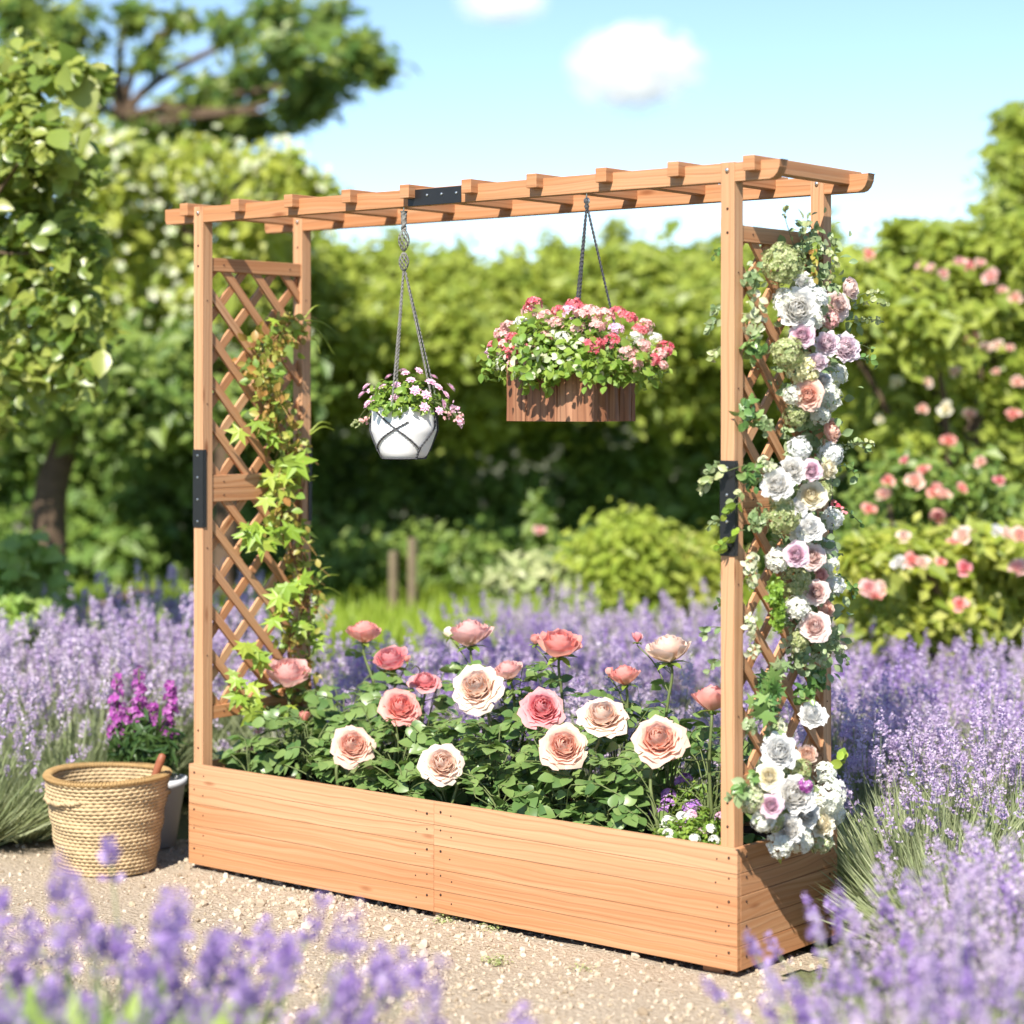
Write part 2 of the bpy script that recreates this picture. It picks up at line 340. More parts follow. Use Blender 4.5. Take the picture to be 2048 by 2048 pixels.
# ------------------------------------------------------------------ blooms
def bloom(Rb=1., n=30, seed=0, ruffle=.03, open_=1., mi=0, res=6, tight=0.):
    """layered rose petals, radius about Rb, opening along +z"""
    g = np.random.default_rng(seed); chunks = []; gs = np.linspace(0, 1, res + 1); gt = np.linspace(-1, 1, res + 1)
    Sg, Tg = np.meshgrid(gs, gt, indexing='ij')
    idx = np.arange((res + 1) ** 2).reshape(res + 1, res + 1)
    Fq = np.stack([idx[:-1, :-1], idx[:-1, 1:], idx[1:, 1:], idx[1:, :-1]], -1).reshape(-1, 4)
    for i in range(n):
        f = i / (n - 1); ph = i * 2.39996 + g.normal(0, .12)
        s = Sg * (1 - .20 * Tg ** 4) ; o = f * open_
        span = (1.35 - .70 * f) * (.40 + .60 * np.sin(PI * np.minimum(Sg, .8) / 1.6))
        A = .07 + .46 * f ** 1.05 + .12 * o
        r = .05 + A * np.sin(np.minimum(s * 1.15, 1) * PI / 2)
        lip = -.16 * (1 - f) + .42 * o ** 2
        over = np.maximum(s - .62, 0)
        r = r + lip * over ** 1.5 * 2.2 + (.05 + .05 * f) * np.abs(Tg) ** 2 * s * (1 if i % 2 else .4)
        H = .80 - .28 * o - .10 * (f < .15) + tight * .3
        z = H * s ** 1.1 - 2.6 * o ** 2 * over ** 2 * .55 - .18 * o * s
        a = ph + span * Tg
        rf = ruffle * (.4 + f)
        r = r + rf * np.sin(3.1 * Tg * 2 + g.uniform(0, 6)) * s ** 3; z = z + rf * np.sin(4.3 * Tg + g.uniform(0, 6)) * s ** 3
        tw = .02 * g.normal(0, 1); z = z + tw * Tg
        V = np.stack([r * np.cos(a), r * np.sin(a), z + .05 * (1 - f)], -1).reshape(-1, 3) * Rb
        chunks.append(dict(V=V, F=Fq, mi=mi, lay=np.full(len(V), f), tip=Sg.ravel().copy()))
    return chunks
BL = {}
def bloom_mesh(kind, variant, mat):
    key = (kind, variant, mat)
    if key not in BL:
        kw = dict(rose=dict(n=42, open_=1., ruffle=.045), cup=dict(n=30, open_=.58, tight=.22, ruffle=.045), peony=dict(n=40, open_=.85, ruffle=.07), bud=dict(n=9, open_=.12, tight=.7),
                  far=dict(n=12, open_=.8, res=3))[kind]
        o = build('flower', bloom(1., seed=variant * 7 + 1, **kw), mat, smooth=True)
        BL[key] = o.data; bpy.data.objects.remove(o)
    return BL[key]
def put_bloom(parent, p, nrm, r, kind, variant, mat, name='flower', origin=(0, 0, 0)):
    o = bpy.data.objects.new(name, bloom_mesh(kind, variant, mat)); COL.objects.link(o); o.parent = parent
    q = Vector(nrm).to_track_quat('Z', 'Y') @ Quaternion((0, 0, 1), random.uniform(0, 6.28))
    o.rotation_mode = 'QUATERNION'; o.rotation_quaternion = q
    hz = {'rose': .42, 'cup': .45, 'peony': .42, 'bud': .5, 'far': .4}[kind]
    o.location = Vector(p) - Vector(origin) - q @ Vector((0, 0, hz * r)); o.scale = (r, r, r)
    return o
def SEPALS():
    V, Fq = leaf_tmpl(.20, .05, .35, 3); R = []
    for k in range(5):
        a = k * 2 * PI / 5; R.append(np.array(Matrix.Rotation(a, 3, 'Z') @ Matrix.Rotation(math.radians(12), 3, 'X')))
    ch = [scatter((V, Fq), np.zeros((5, 3)), np.array(R), .6)]
    ch[0]['V'][:, 2] -= .03
    ch.append(lathe([(.001, -.16), (.10, -.12), (.14, -.04), (.10, .0), (.02, .01)], 8))
    return ch
o = build('sepals', SEPALS(), 'potleaf', smooth=True); SEP = o.data; bpy.data.objects.remove(o)
exec_parts = []
# ------------------------------------------------------------------ the planter with its two trellises and pergola top
L_, W_, H_, T_, PW = 1.9582, .4771, .30, .015, .0392
XL, XR, YB, ZB, ZT = .0051, 1.9004, .4379, 1.9288, 1.9748
planter = thing('trellis_planter', 'long cedar planter box with lattice ends and a slatted pergola top', 'planter', (L_ / 2, W_ / 2, 0))
PO = np.array([L_ / 2, W_ / 2, 0])
def pl(chunks):
    for c in chunks: c['V'] = np.asarray(c['V'], float) - PO
    return chunks
def bp(name, chunks, mats, parent=planter, **kw): return build(name, pl(chunks), mats, parent, **kw)
def planks(x0, x1, y0, y1, z0, z1, n=5, gap=.0012):
    hs = np.array([1.0, .95, 1.08, .92, 1.05][:n]); hs = hs / hs.sum() * (z1 - z0); out = []; z = z0
    for h in hs:
        j = rng.uniform(-.0005, .0005)
        if abs(y1 - y0) < abs(x1 - x0): out.append(box((x0, y0 + j, z), (x1, y1, z + h - gap)))
        else: out.append(box((x0 - j, y0, z), (x1 - j, y1, z + h - gap)))
        z += h
    return out
for a, b in ((0, L_ / 2 - .0012), (L_ / 2, L_)):
    ch = planks(a, b, 0, T_, 0, H_)
    for xs in (a + .024, b - .024):
        for z in (.045, .105, .165, .225, .272): ch.append(disc((xs, -.0006, z + rng.normal(0, .004)), (0, -1, 0), .0038 if z in (.045, .165, .272) else .0026, mi=1))
    for xs in (a + .065, b - .065) if a == 0 else (a + .06, b - .06):
        for z in (.03, .09, .15, .21, .268): ch.append(disc((xs + rng.normal(0, .002), -.0006, z), (0, -1, 0), .0022, mi=1))
    bp('front_panel', ch, ['wood', 'screw'], bevel=.0012)
    bp('back_panel', planks(a, b, W_ - T_, W_, 0, H_), ['wood', 'screw'], bevel=.0012)
for x0 in (0, L_ - T_):
    ch = planks(x0, x0 + T_, T_ + .0005, W_ - T_ - .0005, 0, H_)
    for y in (.04, W_ - .04):
        for z in (.03, .105, .165, .225, .275): ch.append(disc((L_ + .0008 if x0 else -.0008, y, z), (1 if x0 else -1, 0, 0), .0034, mi=1))
    bp('end_panel', ch, ['wood', 'screw'], bevel=.0012)
for x in (.06, L_ / 2 - .03, L_ - .12):
    for y in (.03, W_ - .08): bp('foot', [box((x, y, -.022), (x + .06, y + .05, -.0008))], 'wood')
# posts
for px in (XL, XR):
    for py in (T_ + .0005, YB):
        ch = [box((px, py, .03), (px + PW, py + PW, ZT + .0015))]
        for z in (1.865, 1.80, .40, .345): ch.append(disc((px + PW * .5, py - .0004, z + rng.normal(0, .006)), (0, -1, 0), .0036, mi=1))
        ch.append(disc((px + PW * .5, py - .002, ZT - .018), (0, -1, 0), .0058, mi=2, h=.004))
        for z in (1.70, 1.42, .95, .62): ch.append(disc((px + PW + .0004, py + PW * .45, z + rng.normal(0, .02)), (1, 0, 0), .0022, mi=1))
        post = bp('post', ch, ['wood', 'screw', 'zinc'], bevel=.0025)
        yf = py - .0035 if py < .2 else py + PW + .0005
        # steel angle plate that joins the two lengths of the post
        z0, z1 = 1.0107, 1.2446
        if py < .2: cc = [box((px - .001, py - .0035, z0), (px + PW + .0035, py - .0006, z1)), box((px + PW + .0006, py - .0005, z0), (px + PW + .0035, py + .012, z1))]
        else: cc = [box((px - .001, py + PW + .0006, z0), (px + PW + .0035, py + PW + .0035, z1)), box((px + PW + .0006, py + .026, z0), (px + PW + .0035, py + PW + .0004, z1))]
        pt = build('joint_plate', pl(cc), 'black', planter, bevel=.0008); pt.parent = post
        for z in np.linspace(z0 + .018, z1 - .018, 4):
            build('screw', pl([disc((px + PW * .52, (py - .0036) if py < .2 else py + PW + .0036, z), (0, -1 if py < .2 else 1, 0), .0042, h=.003)]), 'zinc', post)
# long beams with rounded-under tails
xb0, xb1 = atY(329, 430, T_)[0], atY(1562, 330, T_)[0]
def beam(y0, y1, mi=0):
    """profile in X-Z extruded along Y, tail ends cut to a curve underneath"""
    h = ZT - ZB; arc = [(.030 * math.sin(a), h * (1 - math.cos(a)) * .98) for a in np.linspace(0, PI / 2, 5)]
    pr = [(xb0 + .006, ZB), (xb1 - .034, ZB)] + [(xb1 - .034 + dx, ZB + dz) for dx, dz in arc] + [(xb1, ZT), (xb0, ZT), (xb0, ZB + .012)]
    pr2 = [pr[0]]
    for p in pr[1:]:
        if math.dist(p, pr2[-1]) > .001: pr2.append(p)
    n = len(pr2); V = np.array([(x, y, z) for y in (y0, y1) for x, z in pr2]); ou, ov = rng.uniform(0, 40, 2)
    side = [[(i, i + 1 if i + 1 < n else 0, n + (i + 1) % n, n + i)] for i in range(n)]
    ch = [dict(V=V, F=np.array([list(range(n))]), uv=[(ou + pr2[i][0], ov + pr2[i][1]) for i in range(n)], mi=mi),
          dict(V=V, F=np.array([list(range(2 * n - 1, n - 1, -1))]), uv=[(ou + 7 + pr2[i - n][0], ov + pr2[i - n][1]) for i in range(2 * n - 1, n - 1, -1)], mi=mi)]
    for s in side: ch.append(dict(V=V, F=np.array(s)[:, ::-1], uv=[(ou + V[q][0], ov + .2 + V[q][1]) for q in s[0][::-1]], mi=mi))
    return ch
def weld(o):
    m = o.modifiers.new('weld', 'WELD'); m.merge_threshold = .0004
    o.modifiers.move(len(o.modifiers) - 1, 0)
BY0 = T_ + .0025
front_beam = bp('beam', beam(BY0, BY0 + .034), ['wood', 'screw'], bevel=.0018); weld(front_beam)
back_beam = bp('beam', beam(YB + .0025, YB + .0365), ['wood', 'screw'], bevel=.0018); weld(back_beam)
# the steel splice in the middle of the front beam, with its four screws
xa, xb = atY(771 * K, 380 * K, BY0)[0], atY(871 * K, 365 * K, BY0)[0]
spl = build('joint_plate', pl([box((xa, BY0 - .0032, ZB - .001), (xb, BY0 - .0004, ZT - .002))]), 'black', planter, bevel=.0008)
for x in np.linspace(xa + .018, xb - .016, 4): build('screw', pl([disc((x, BY0 - .0033, ZT - .020), (0, -1, 0), .0045, h=.003)]), 'zinc', spl)
# ten cross slats, notched over the beams
for u in (346, 442, 543, 652, 762, 879, 1002, 1133, 1269, 1412):
    x = atY(u * K, 345 * K, BY0 - .03)[0]
    bp('roof_slat', [box((x - .017, BY0 - .030, ZT - .026), (x + .017, YB + .066, ZT + .011))], ['wood'], bevel=.0018)
# rails and lattice of each end
def clip(poly, ax, lim, sgn):
    out = []
    for i in range(len(poly)):
        a, b = poly[i], poly[(i + 1) % len(poly)]; da, db = sgn * (lim - a[ax]), sgn * (lim - b[ax])
        if da >= 0: out.append(a)
        if da * db < 0:
            t = da / (da - db); out.append((a[0] + (b[0] - a[0]) * t, a[1] + (b[1] - a[1]) * t))
    return out
def lattice(x0, x1, y0, y1, z0, z1, sgn, off, pitch=.126, wd=.026):
    """strips at about 46 degrees clipped to the frame's opening"""
    ch = []; d = wd / 2 * math.sqrt(2); c = z0 - 1.2 + off
    while c < z1 + 1.2:
        zz = lambda y: c + sgn * (y - y0) * 1.04
        p = [(y0 - .1, zz(y0 - .1) - d), (y1 + .1, zz(y1 + .1) - d), (y1 + .1, zz(y1 + .1) + d), (y0 - .1, zz(y0 - .1) + d)]
        for ax, lim, sg in ((0, y0, -1), (0, y1, 1), (1, z0, -1), (1, z1, 1)):
            if p: p = clip(p, ax, lim, sg)
        if len(p) >= 3:
            n = len(p); V = np.array([(x, y, z) for x in (x0, x1) for y, z in p]); ou, ov = rng.uniform(0, 40, 2)
            uvf = lambda q: (ou + (V[q][1] + sgn * V[q][2]) * .707, ov + (V[q][2] - sgn * V[q][1]) * .707 + V[q][0])
            fs = [list(range(n))[::-1], list(range(n, 2 * n))]
            for f in fs: ch.append(dict(V=V, F=np.array([f]), uv=[uvf(q) for q in f]))
            for i in range(n):
                f = [i, (i + 1) % n, n + (i + 1) % n, n + i]; ch.append(dict(V=V, F=np.array([f]), uv=[uvf(q) for q in f]))
        c += pitch * 1.04
    return ch
RA = T_ + PW + .001
for px in (XL, XR):
    cx_ = px + PW * .5
    for z0, z1 in ((1.7835, 1.8237), (1.1265, 1.1659), (1.0859, 1.1255), (.4300, .4686)):
        ch = [box((cx_ - .012, RA, z0), (cx_ + .016, YB - .0005, z1))]
        for y in (RA + .05, YB - .05): ch.append(disc((cx_ + .0163, y, (z0 + z1) / 2), (1, 0, 0), .0028, mi=1))
        bp('rail', ch, ['wood', 'screw'], bevel=.0018)
    for z0, z1 in ((1.1660, 1.7834), (.4687, 1.0858)):
        ch = lattice(cx_ + .0015, cx_ + .0105, RA, YB - .0005, z0, z1, -1, .052) + lattice(cx_ - .0085, cx_ + .0010, RA, YB - .0005, z0, z1, 1, .092)
        bp('lattice_panel', ch, ['wood'])
# potting soil
g = np.linspace(0, 1, 90); gy = np.linspace(0, 1, 26); X, Y = np.meshgrid(T_ + .0005 + g * (L_ - 2 * T_ - .001), T_ + .0005 + gy * (W_ - 2 * T_ - .001), indexing='ij')
Z = .252 + .012 * np.sin(X * 9 + Y * 7) * np.sin(Y * 11 + 1) + rng.normal(0, .005, X.shape)
i = np.arange(89)[:, None] * 26; j = np.arange(25)[None]
tag(build('potting_soil', [dict(V=np.stack([X, Y, Z], -1).reshape(-1, 3), F=np.stack([i + j, i + 26 + j, i + 27 + j, i + j + 1], -1).reshape(-1, 4))], 'soil', smooth=True), 'dark brown potting soil filling the cedar planter', 'soil', kind='stuff')
# ------------------------------------------------------------------ ground
k = N('garden_earth'); tc = k.n('TexCoord').outputs['Object']
n1 = k.n('TexNoise', Vector=tc, Scale=1.3, Detail=5.).outputs['Fac']; n2 = k.n('TexNoise', Vector=tc, Scale=38., Detail=6.).outputs['Fac']
col = k.ramp(n1, [(.35, (.05, .045, .022)), (.55, (.10, .12, .03)), (.7, (.075, .06, .035))]); col = k.mix(k.math('MULTIPLY', n2, .5), col, (.16, .13, .085))
b = k.n('Bump', Strength=.8, Distance=.02, Height=n2)
p = k.n('BsdfPrincipled', **{'Base Color': col, 'Roughness': .95, 'Normal': b.outputs[0]}); M['earth'] = k.done(p.outputs[0])
k = N('pale_gravel'); tc = k.n('TexCoord').outputs['Object']
n1 = k.n('TexNoise', Vector=tc, Scale=3., Detail=4.).outputs['Fac']; n2 = k.n('TexNoise', Vector=tc, Scale=75., Detail=8., Roughness=.7).outputs['Fac']
vo = k.n('TexVoronoi', Vector=tc, Scale=95.).outputs['Distance']
col = k.ramp(n2, [(.3, (.235, .17, .11)), (.5, (.42, .335, .24)), (.7, (.53, .445, .34))]); col = k.mix(k.math('MULTIPLY', n1, .4), col, (.54, .46, .36))
hgt = k.math('ADD', n2, k.math('MULTIPLY', vo, -.6)); b = k.n('Bump', Strength=.9, Distance=.012, Height=hgt)
p = k.n('BsdfPrincipled', **{'Base Color': col, 'Roughness': .92, 'Specular IOR Level': .15, 'Normal': b.outputs[0]}); M['gravel'] = k.done(p.outputs[0])
GZ = -.022
def grid(x0, x1, y0, y1, n, fz):
    gx = np.linspace(x0, x1, n); gy = np.linspace(y0, y1, n); X, Y = np.meshgrid(gx, gy, indexing='ij'); Z = fz(X, Y)
    i = np.arange(n - 1)[:, None] * n; j = np.arange(n - 1)[None]
    return dict(V=np.stack([X, Y, Z], -1).reshape(-1, 3), F=np.stack([i + j, i + n + j, i + n + j + 1, i + j + 1], -1).reshape(-1, 4))
tag(build('ground', [grid(-900, 900, -900, 900, 40, lambda X, Y: X * 0 + GZ - .006)], 'earth'), kind='structure')
# gravel path: an irregular sheet that runs in front of the planter and past its left end
def pathz(X, Y): return GZ + .004 * np.sin(X * 5.1 + 1) * np.sin(Y * 6.3) + .003 * np.sin(X * 13 + Y * 9) + .003
out = [W(-420, 6.6), W(-160, 5.0), W(200, 4.2), W(900, 3.5), W(1500, 3.9), W(1640, 4.7), W(1560, 5.0)] + [np.array([2.02, .1, 0]), np.array([1.9, .35, 0]), np.array([.1, .35, 0]), W(370, 6.9), W(180, 7.0), W(0, 7.0), W(-200, 7.1)]
out = smoothpath(out + [out[0]], 90)[:-1, :2]
def inside(x, y, poly):
    r = np.zeros(np.shape(x), bool); j = len(poly) - 1
    for i in range(len(poly)):
        a, b = poly[i], poly[j]; cnd = ((a[1] > y) != (b[1] > y)) & (x < (b[0] - a[0]) * (y - a[1]) / (b[1] - a[1] + 1e-12) + a[0]); r ^= cnd; j = i
    return r
gp = grid(-2.6, 4.2, -3.4, 1.6, 260, pathz); cen = gp['V'][gp['F']].mean(1)
gp['F'] = gp['F'][inside(cen[:, 0], cen[:, 1], out)]
tag(build('gravel_path', [gp], 'gravel', smooth=True), kind='structure')
ICO = (np.array([(0, 0, 1)] + [(.894 * math.cos(a), .894 * math.sin(a), .447) for a in np.arange(5) * 2 * PI / 5] + [(.894 * math.cos(a + PI / 5), .894 * math.sin(a + PI / 5), -.447) for a in np.arange(5) * 2 * PI / 5] + [(0, 0, -1)]),
       np.array([(0, 1 + i, 1 + (i + 1) % 5) for i in range(5)] + [(1 + i, 6 + i, 1 + (i + 1) % 5) for i in range(5)] + [(1 + (i + 1) % 5, 6 + i, 6 + (i + 1) % 5) for i in range(5)] + [(6 + i, 11, 6 + (i + 1) % 5) for i in range(5)]))
M['pebble'] = leafmat('pebble', [(.26, .20, .135), (.42, .34, .25), (.54, .46, .365), (.36, .285, .195), (.48, .40, .30)], (.5, .4, .3), 0., .85, .2)
xs = rng.uniform(-2.4, 3.6, 60000); ys = rng.uniform(-2.6, 1.4, 60000); ok = inside(xs, ys, out); xs, ys = xs[ok], ys[ok]
# looser, coarser grit lies in drifts
dr = np.sin(xs * 3.1 + 2 * np.sin(ys * 2.3)) + np.sin(ys * 4.7 + xs * 1.9); keep = rng.uniform(-2.6, 2.2, len(xs)) < dr; xs, ys = xs[keep], ys[keep]
n = len(xs); sz = rng.lognormal(math.log(.0052), .42, n); A = np.einsum('nij,nj->nij', frames(unit(n)), rng.uniform(.55, 1.25, (n, 3)))
tag(build('loose_gravel', [scatter(ICO, np.stack([xs, ys, pathz(xs, ys) + sz * .25], -1), A, sz)], 'pebble'), 'pale tan grit and small stones strewn over the path', 'gravel', kind='stuff')
# ------------------------------------------------------------------ roses in the planter
def sz(px, d): return px * K / F * d                              # size of px pixels (1932 scale) at depth d
def depth(p): return float((np.asarray(p) - EYE) @ FWD)
UP = np.array([0, 0, 1.])
def leaf_sprays(n, cen, rad, size, base_z, nl=5, upb=.5):
    """n compound leaves round a centre, bending outward"""
    P = []; R = []; S_ = []
    for i in range(n):
        d = unit(1)[0]; d[2] = abs(d[2]) * .6 - .1; p = np.array(cen) + d * np.array(rad) * rng.uniform(.25, 1.) ** .6
        p[2] = max(p[2], base_z)
        dr = d * np.array([1, 1, .5]) + np.array([0, 0, rng.uniform(-.3, upb)]) ; a, b, c = compound(p, dr, UP + rng.normal(0, .25, 3), size * rng.uniform(.75, 1.15), nl)
        P += a; R += b; S_ += c
    return np.array(P), np.array(R), np.array(S_)
# u, v, diameter (1932 px), Y in planter, facing (0 upright .. 1 at the camera), material, kind, label
ROSES = [
 (688, 1191, 74, .41, .10, 'p_coral', 'cup', 'upright coral and cream rose in side view behind the deep pink one', 'S'),
 (737, 1243, 74, .34, .32, 'p_deep', 'cup', 'deep pink rose below the upright coral and cream rose, small bud at its right', 'S'),
 (887, 1193, 88, .40, .12, 'p_pink', 'cup', 'tall pale pink rose in side view with a yellow green bud on its left', 'S'),
 (1058, 1214, 90, .38, .14, 'p_coral', 'cup', 'tall coral pink rose in side view on a bare stem above the planter middle', 'S'),
 (1262, 1223, 92, .38, .16, 'p_cream', 'cup', 'tall cream peach rose with a red bud beside it near the front right post', 'S'),
 (1178, 1273, 66, .36, .12, 'p_coral', 'cup', 'small half open coral rose between the tall coral and tall cream roses', 'S'),
 (546, 1269, 92, .30, .25, 'p_pink', 'cup', 'shaggy pale pink rose leaning against the vine at the left trellis', 'V'),
 (803, 1282, 66, .33, .35, 'p_deep', 'rose', 'small dark pink rose low behind the big pale pink rose', 'S'),
 (898, 1293, 106, .24, .62, 'p_cream', 'rose', 'large pale cream pink open rose in the centre of the bed', 'S'),
 (958, 1264, 64, .33, .25, 'p_pink', 'cup', 'pink rose half hidden behind the large pale cream pink rose', 'S'),
 (757, 1331, 86, .20, .72, 'p_coral', 'rose', 'coral red hearted rose with pale outer petals below the dark pink rose', 'S'),
 (1025, 1333, 92, .20, .72, 'p_deep', 'rose', 'strong pink fully open rose in the middle above the peach quartered rose', 'S'),
 (1138, 1346, 104, .18, .60, 'p_cream', 'rose', 'big creamy white rose left of the widest peach rose', 'S'),
 (1243, 1391, 110, .12, .68, 'p_peach', 'rose', 'widest peach rose with swirled heart, nearest the front right post', 'S'),
 (1065, 1405, 98, .09, .85, 'p_peach', 'rose', 'peach quartered rose facing forward below the strong pink rose', 'S'),
 (666, 1403, 90, .10, .78, 'p_peach', 'rose', 'peach rose with pink heart low at the left end of the bed', 'S'),
 (836, 1438, 90, .04, .82, 'p_cream', 'rose', 'creamy peach rose hanging lowest over the front board', 'S'),
 (1344, 1316, 84, .17, .15, 'p_coral', 'cup', 'coral peach rose half hidden behind the front right post', 'S'),
 (470, 1410, 44, .30, .15, 'p_pink', 'bud', 'small pink rosebud low beside the front left post', 'S'),
]
KEEP = []
for (u, v, dia, Y, *_r) in ROSES:
    p = atY(u * K, v * K, Y); r = sz(dia, depth(p)) / 2
    KEEP += [(p, r * 1.15), (p + tocam(p) * r * 1.6, r * 1.0), (p + tocam(p) * r * 3.2, r * .9)]
for u, v, Y, r in ((1292, 1540, .09, .105), (1300, 1480, .20, .10), (1335, 1490, .15, .08)):
    p = atY(u * K, v * K, Y); KEEP += [(p, r), (p + tocam(p) * r, r * .9)]
def clearleaves(P, R, S_, base, bloom_=None):
    P, R, S_ = np.array(P), np.array(R), np.array(S_); Q = P + base + R[:, :, 1] * S_[:, None] * .5; ok = np.ones(len(P), bool)
    ok &= (Q[:, 1] > .012) | (rng.uniform(0, 1, len(P)) < .08)
    for c, r in KEEP: ok &= np.linalg.norm(Q - c, axis=1) > r
    return P[ok], R[ok], S_[ok]
RG = 'rose plants blooming in the planter'
for q, (u, v, dia, Y, face, mat, kind, lab, st) in enumerate(ROSES):
    p = atY(u * K, v * K, Y); d = depth(p); r = sz(dia, d) / 2 * (1.13 if kind == 'rose' else 1.32)
    tc_ = tocam(p); left = -RIGHT
    n = tc_ * face + UP * (1 - face * .8) + rng.normal(0, .10, 3) + left * rng.uniform(-.1, .15); n /= np.linalg.norm(n)
    bx = np.clip(p[0] + rng.normal(0, .03), .10, L_ - .10); by = np.clip(Y + rng.normal(0, .02) + (.05 if Y < .1 else 0), .06, W_ - .06); base = np.array([bx, by, .245])
    t = thing('rose_plant', lab, 'rose', base, RG)
    put_bloom(t, p, n, r, kind, q % 4, mat, 'flower', base)
    fl = t.children[0]; s2 = bpy.data.objects.new('sepals', SEP); COL.objects.link(s2); s2.parent = fl
    neck = p - n * r * .52
    mid = (base + neck) / 2 + np.array([rng.normal(0, .02), rng.normal(0, .015), .03]); mid[2] = max(mid[2], base[2])
    path = smoothpath([base, mid, neck - n * .035, neck], 14) - base
    ch = [tube(path, np.linspace(.0052, .0034, 14), 6)]
    side_ends = []
    P, R, S_ = [], [], []
    tall = neck[2] - base[2]
    for i in range(int(3 + tall * 15)):                       # leaves up the stem
        tt = rng.uniform(.15, .80) ; c = path[int(tt * 13)] + 0; a = rng.uniform(0, 2 * PI)
        dr = np.array([math.cos(a), math.sin(a), rng.uniform(-.1, .55)]); A_, B_, C_ = compound(c + dr * .03, dr, UP + rng.normal(0, .3, 3), rng.uniform(.040, .058) * (1 - .35 * tt)); P += A_; R += B_; S_ += C_
        ch.append(tube(np.array([c, c + dr * .03, c + dr * .07]), .0013, 4))
    for i in range(9):                                            # bushy foliage round the foot
        a = rng.uniform(0, 2 * PI); rr = rng.uniform(.02, .15); hh = rng.uniform(.04, min(.26, max(.10, tall * .8)))
        c = np.array([math.cos(a) * rr * 1.15, math.sin(a) * rr * .75, hh]); wp = c + base; wp[1] = np.clip(wp[1], .045, W_ - .03); wp[0] = np.clip(wp[0], .08, L_ - .07); c = wp - base
        dr = np.array([math.cos(a), math.sin(a) - .35, rng.uniform(-.25, .5)])
        if wp[1] + dr[1] * .09 < .012: dr[1] = abs(dr[1]) * .3
        A_, B_, C_ = compound(c, dr, UP + rng.normal(0, .3, 3) - np.array([0, .35, 0]), rng.uniform(.042, .062)); P += A_; R += B_; S_ += C_
        ch.append(tube(smoothpath([[0, 0, .005], [c[0] * .3, c[1] * .3, c[2] * .6], c, c + dr * .05], 8), .0018, 4))
    build('stem', ch, 'rosestem', t, smooth=True)
    build('leaves', [scatter(BROAD, *clearleaves(P, R, S_, base))], 'roseleaf', t, smooth=True)
    for (ru, bu, bv, bd, bm) in ((737, 768, 1243, 20, 'p_coral'), (887, 846, 1195, 30, 'p_butter'), (1058, 1010, 1207, 30, 'p_coral'), (1262, 1203, 1203, 30, 'p_deep'), (546, 574, 1352, 30, 'p_coral'), (470, 488, 1380, 24, 'p_pink'), (1178, 1150, 1268, 26, 'p_coral')):
        if ru == u:
            bp_ = atY(bu * K, bv * K, Y + .01); nb = UP + rng.normal(0, .2, 3); nb /= np.linalg.norm(nb)
            b_ = put_bloom(t, bp_, nb, sz(bd, d) * .62, 'bud', q % 4, bm, 'bud', base)
            s2 = bpy.data.objects.new('sepals', SEP); COL.objects.link(s2); s2.parent = b_; s2.scale = (1.3, 1.3, 1.3)
            a = bp_ - nb * sz(bd, d) * .5 - base; build('bud_stem', [tube(smoothpath([path[7], (path[9] + a) / 2 + [0, 0, -.01], a], 8), .002, 5)], 'rosestem', t, smooth=True)
# leafy rose shoots without a flower, filling the bed
shoots = []
for i in range(20):
    x = .09 + i * .087 + rng.normal(0, .02); y = (.10, .26, .38, .18)[i % 4]; hgt = (.14, .26, .35, .24)[i % 4] * rng.uniform(.85, 1.15)
    if x > 1.62: hgt *= .8
    if x > 1.80: break
    base = np.array([x, y, .245]); P, R, S_ = [], [], []; ch = []
    t = thing('rose_shoot', 'leafy dark green rose shoot without a bloom rising between the flowering roses', 'rose', base, 'leafy rose shoots in the planter')
    for j in range(20):
        a = rng.uniform(0, 2 * PI); rr = rng.uniform(.01, .12); c = np.array([math.cos(a) * rr, math.sin(a) * rr * .8, rng.uniform(.03, hgt)]); c[1] = np.clip(c[1] + y, .04, W_ - .03) - y
        dr = np.array([math.cos(a), math.sin(a) - .3, rng.uniform(-.3, .5)])
        if c[1] + y + dr[1] * .09 < .012: dr[1] = abs(dr[1]) * .3
        A_, B_, C_ = compound(c, dr, UP + rng.normal(0, .3, 3) - np.array([0, .35, 0]), rng.uniform(.038, .058)); P += A_; R += B_; S_ += C_
        ch.append(tube(smoothpath([[0, 0, .002], [c[0] * .3, c[1] * .3, c[2] * .6], c, c + dr * .05], 7), .0018, 4))
    build('stem', ch, 'rosestem', t, smooth=True); build('leaves', [scatter(BROAD, *clearleaves(P, R, S_, base))], 'roseleaf', t, smooth=True)
# the low bedding plants at the right end of the planter
def bedding(name, lab, u, v, Y, rad, hgt, leaf, bmat, nb, bs, cat, nleaf=900):
    p = atY(u * K, v * K, Y); base = np.array([p[0], Y, .25]); t = thing(name, lab, cat, base)
    d = unit(nleaf); d[:, 2] = np.abs(d[:, 2]); P = d * np.array([rad, rad * .8, hgt]) * rng.uniform(.5, 1., (nleaf, 1)); nn = d + rng.normal(0, .5, (nleaf, 3)); R = frames(nn)
    build('leaves', [scatter(RHOMB, P, R, rng.uniform(.012, .022, nleaf))], leaf, t)
    ch = [tube(smoothpath([[0, 0, 0], q * .5 + [0, 0, .01], q], 5), .0011, 4) for q in P[::20]]; build('stem', ch, 'rosestem', t)
    for i in range(nb):
        d = unit(1)[0]; d[2] = abs(d[2]) + .2; d[1] -= .4; d /= np.linalg.norm(d); c = d * np.array([rad, rad * .8, hgt]) * 1.02
        m = 26; dd = unit(m); dd[:, 2] = np.abs(dd[:, 2]); build('flower_cluster', [scatter(FLORET4, c + dd * bs, frames(dd), bs * rng.uniform(.4, .55, m))], bmat, t)
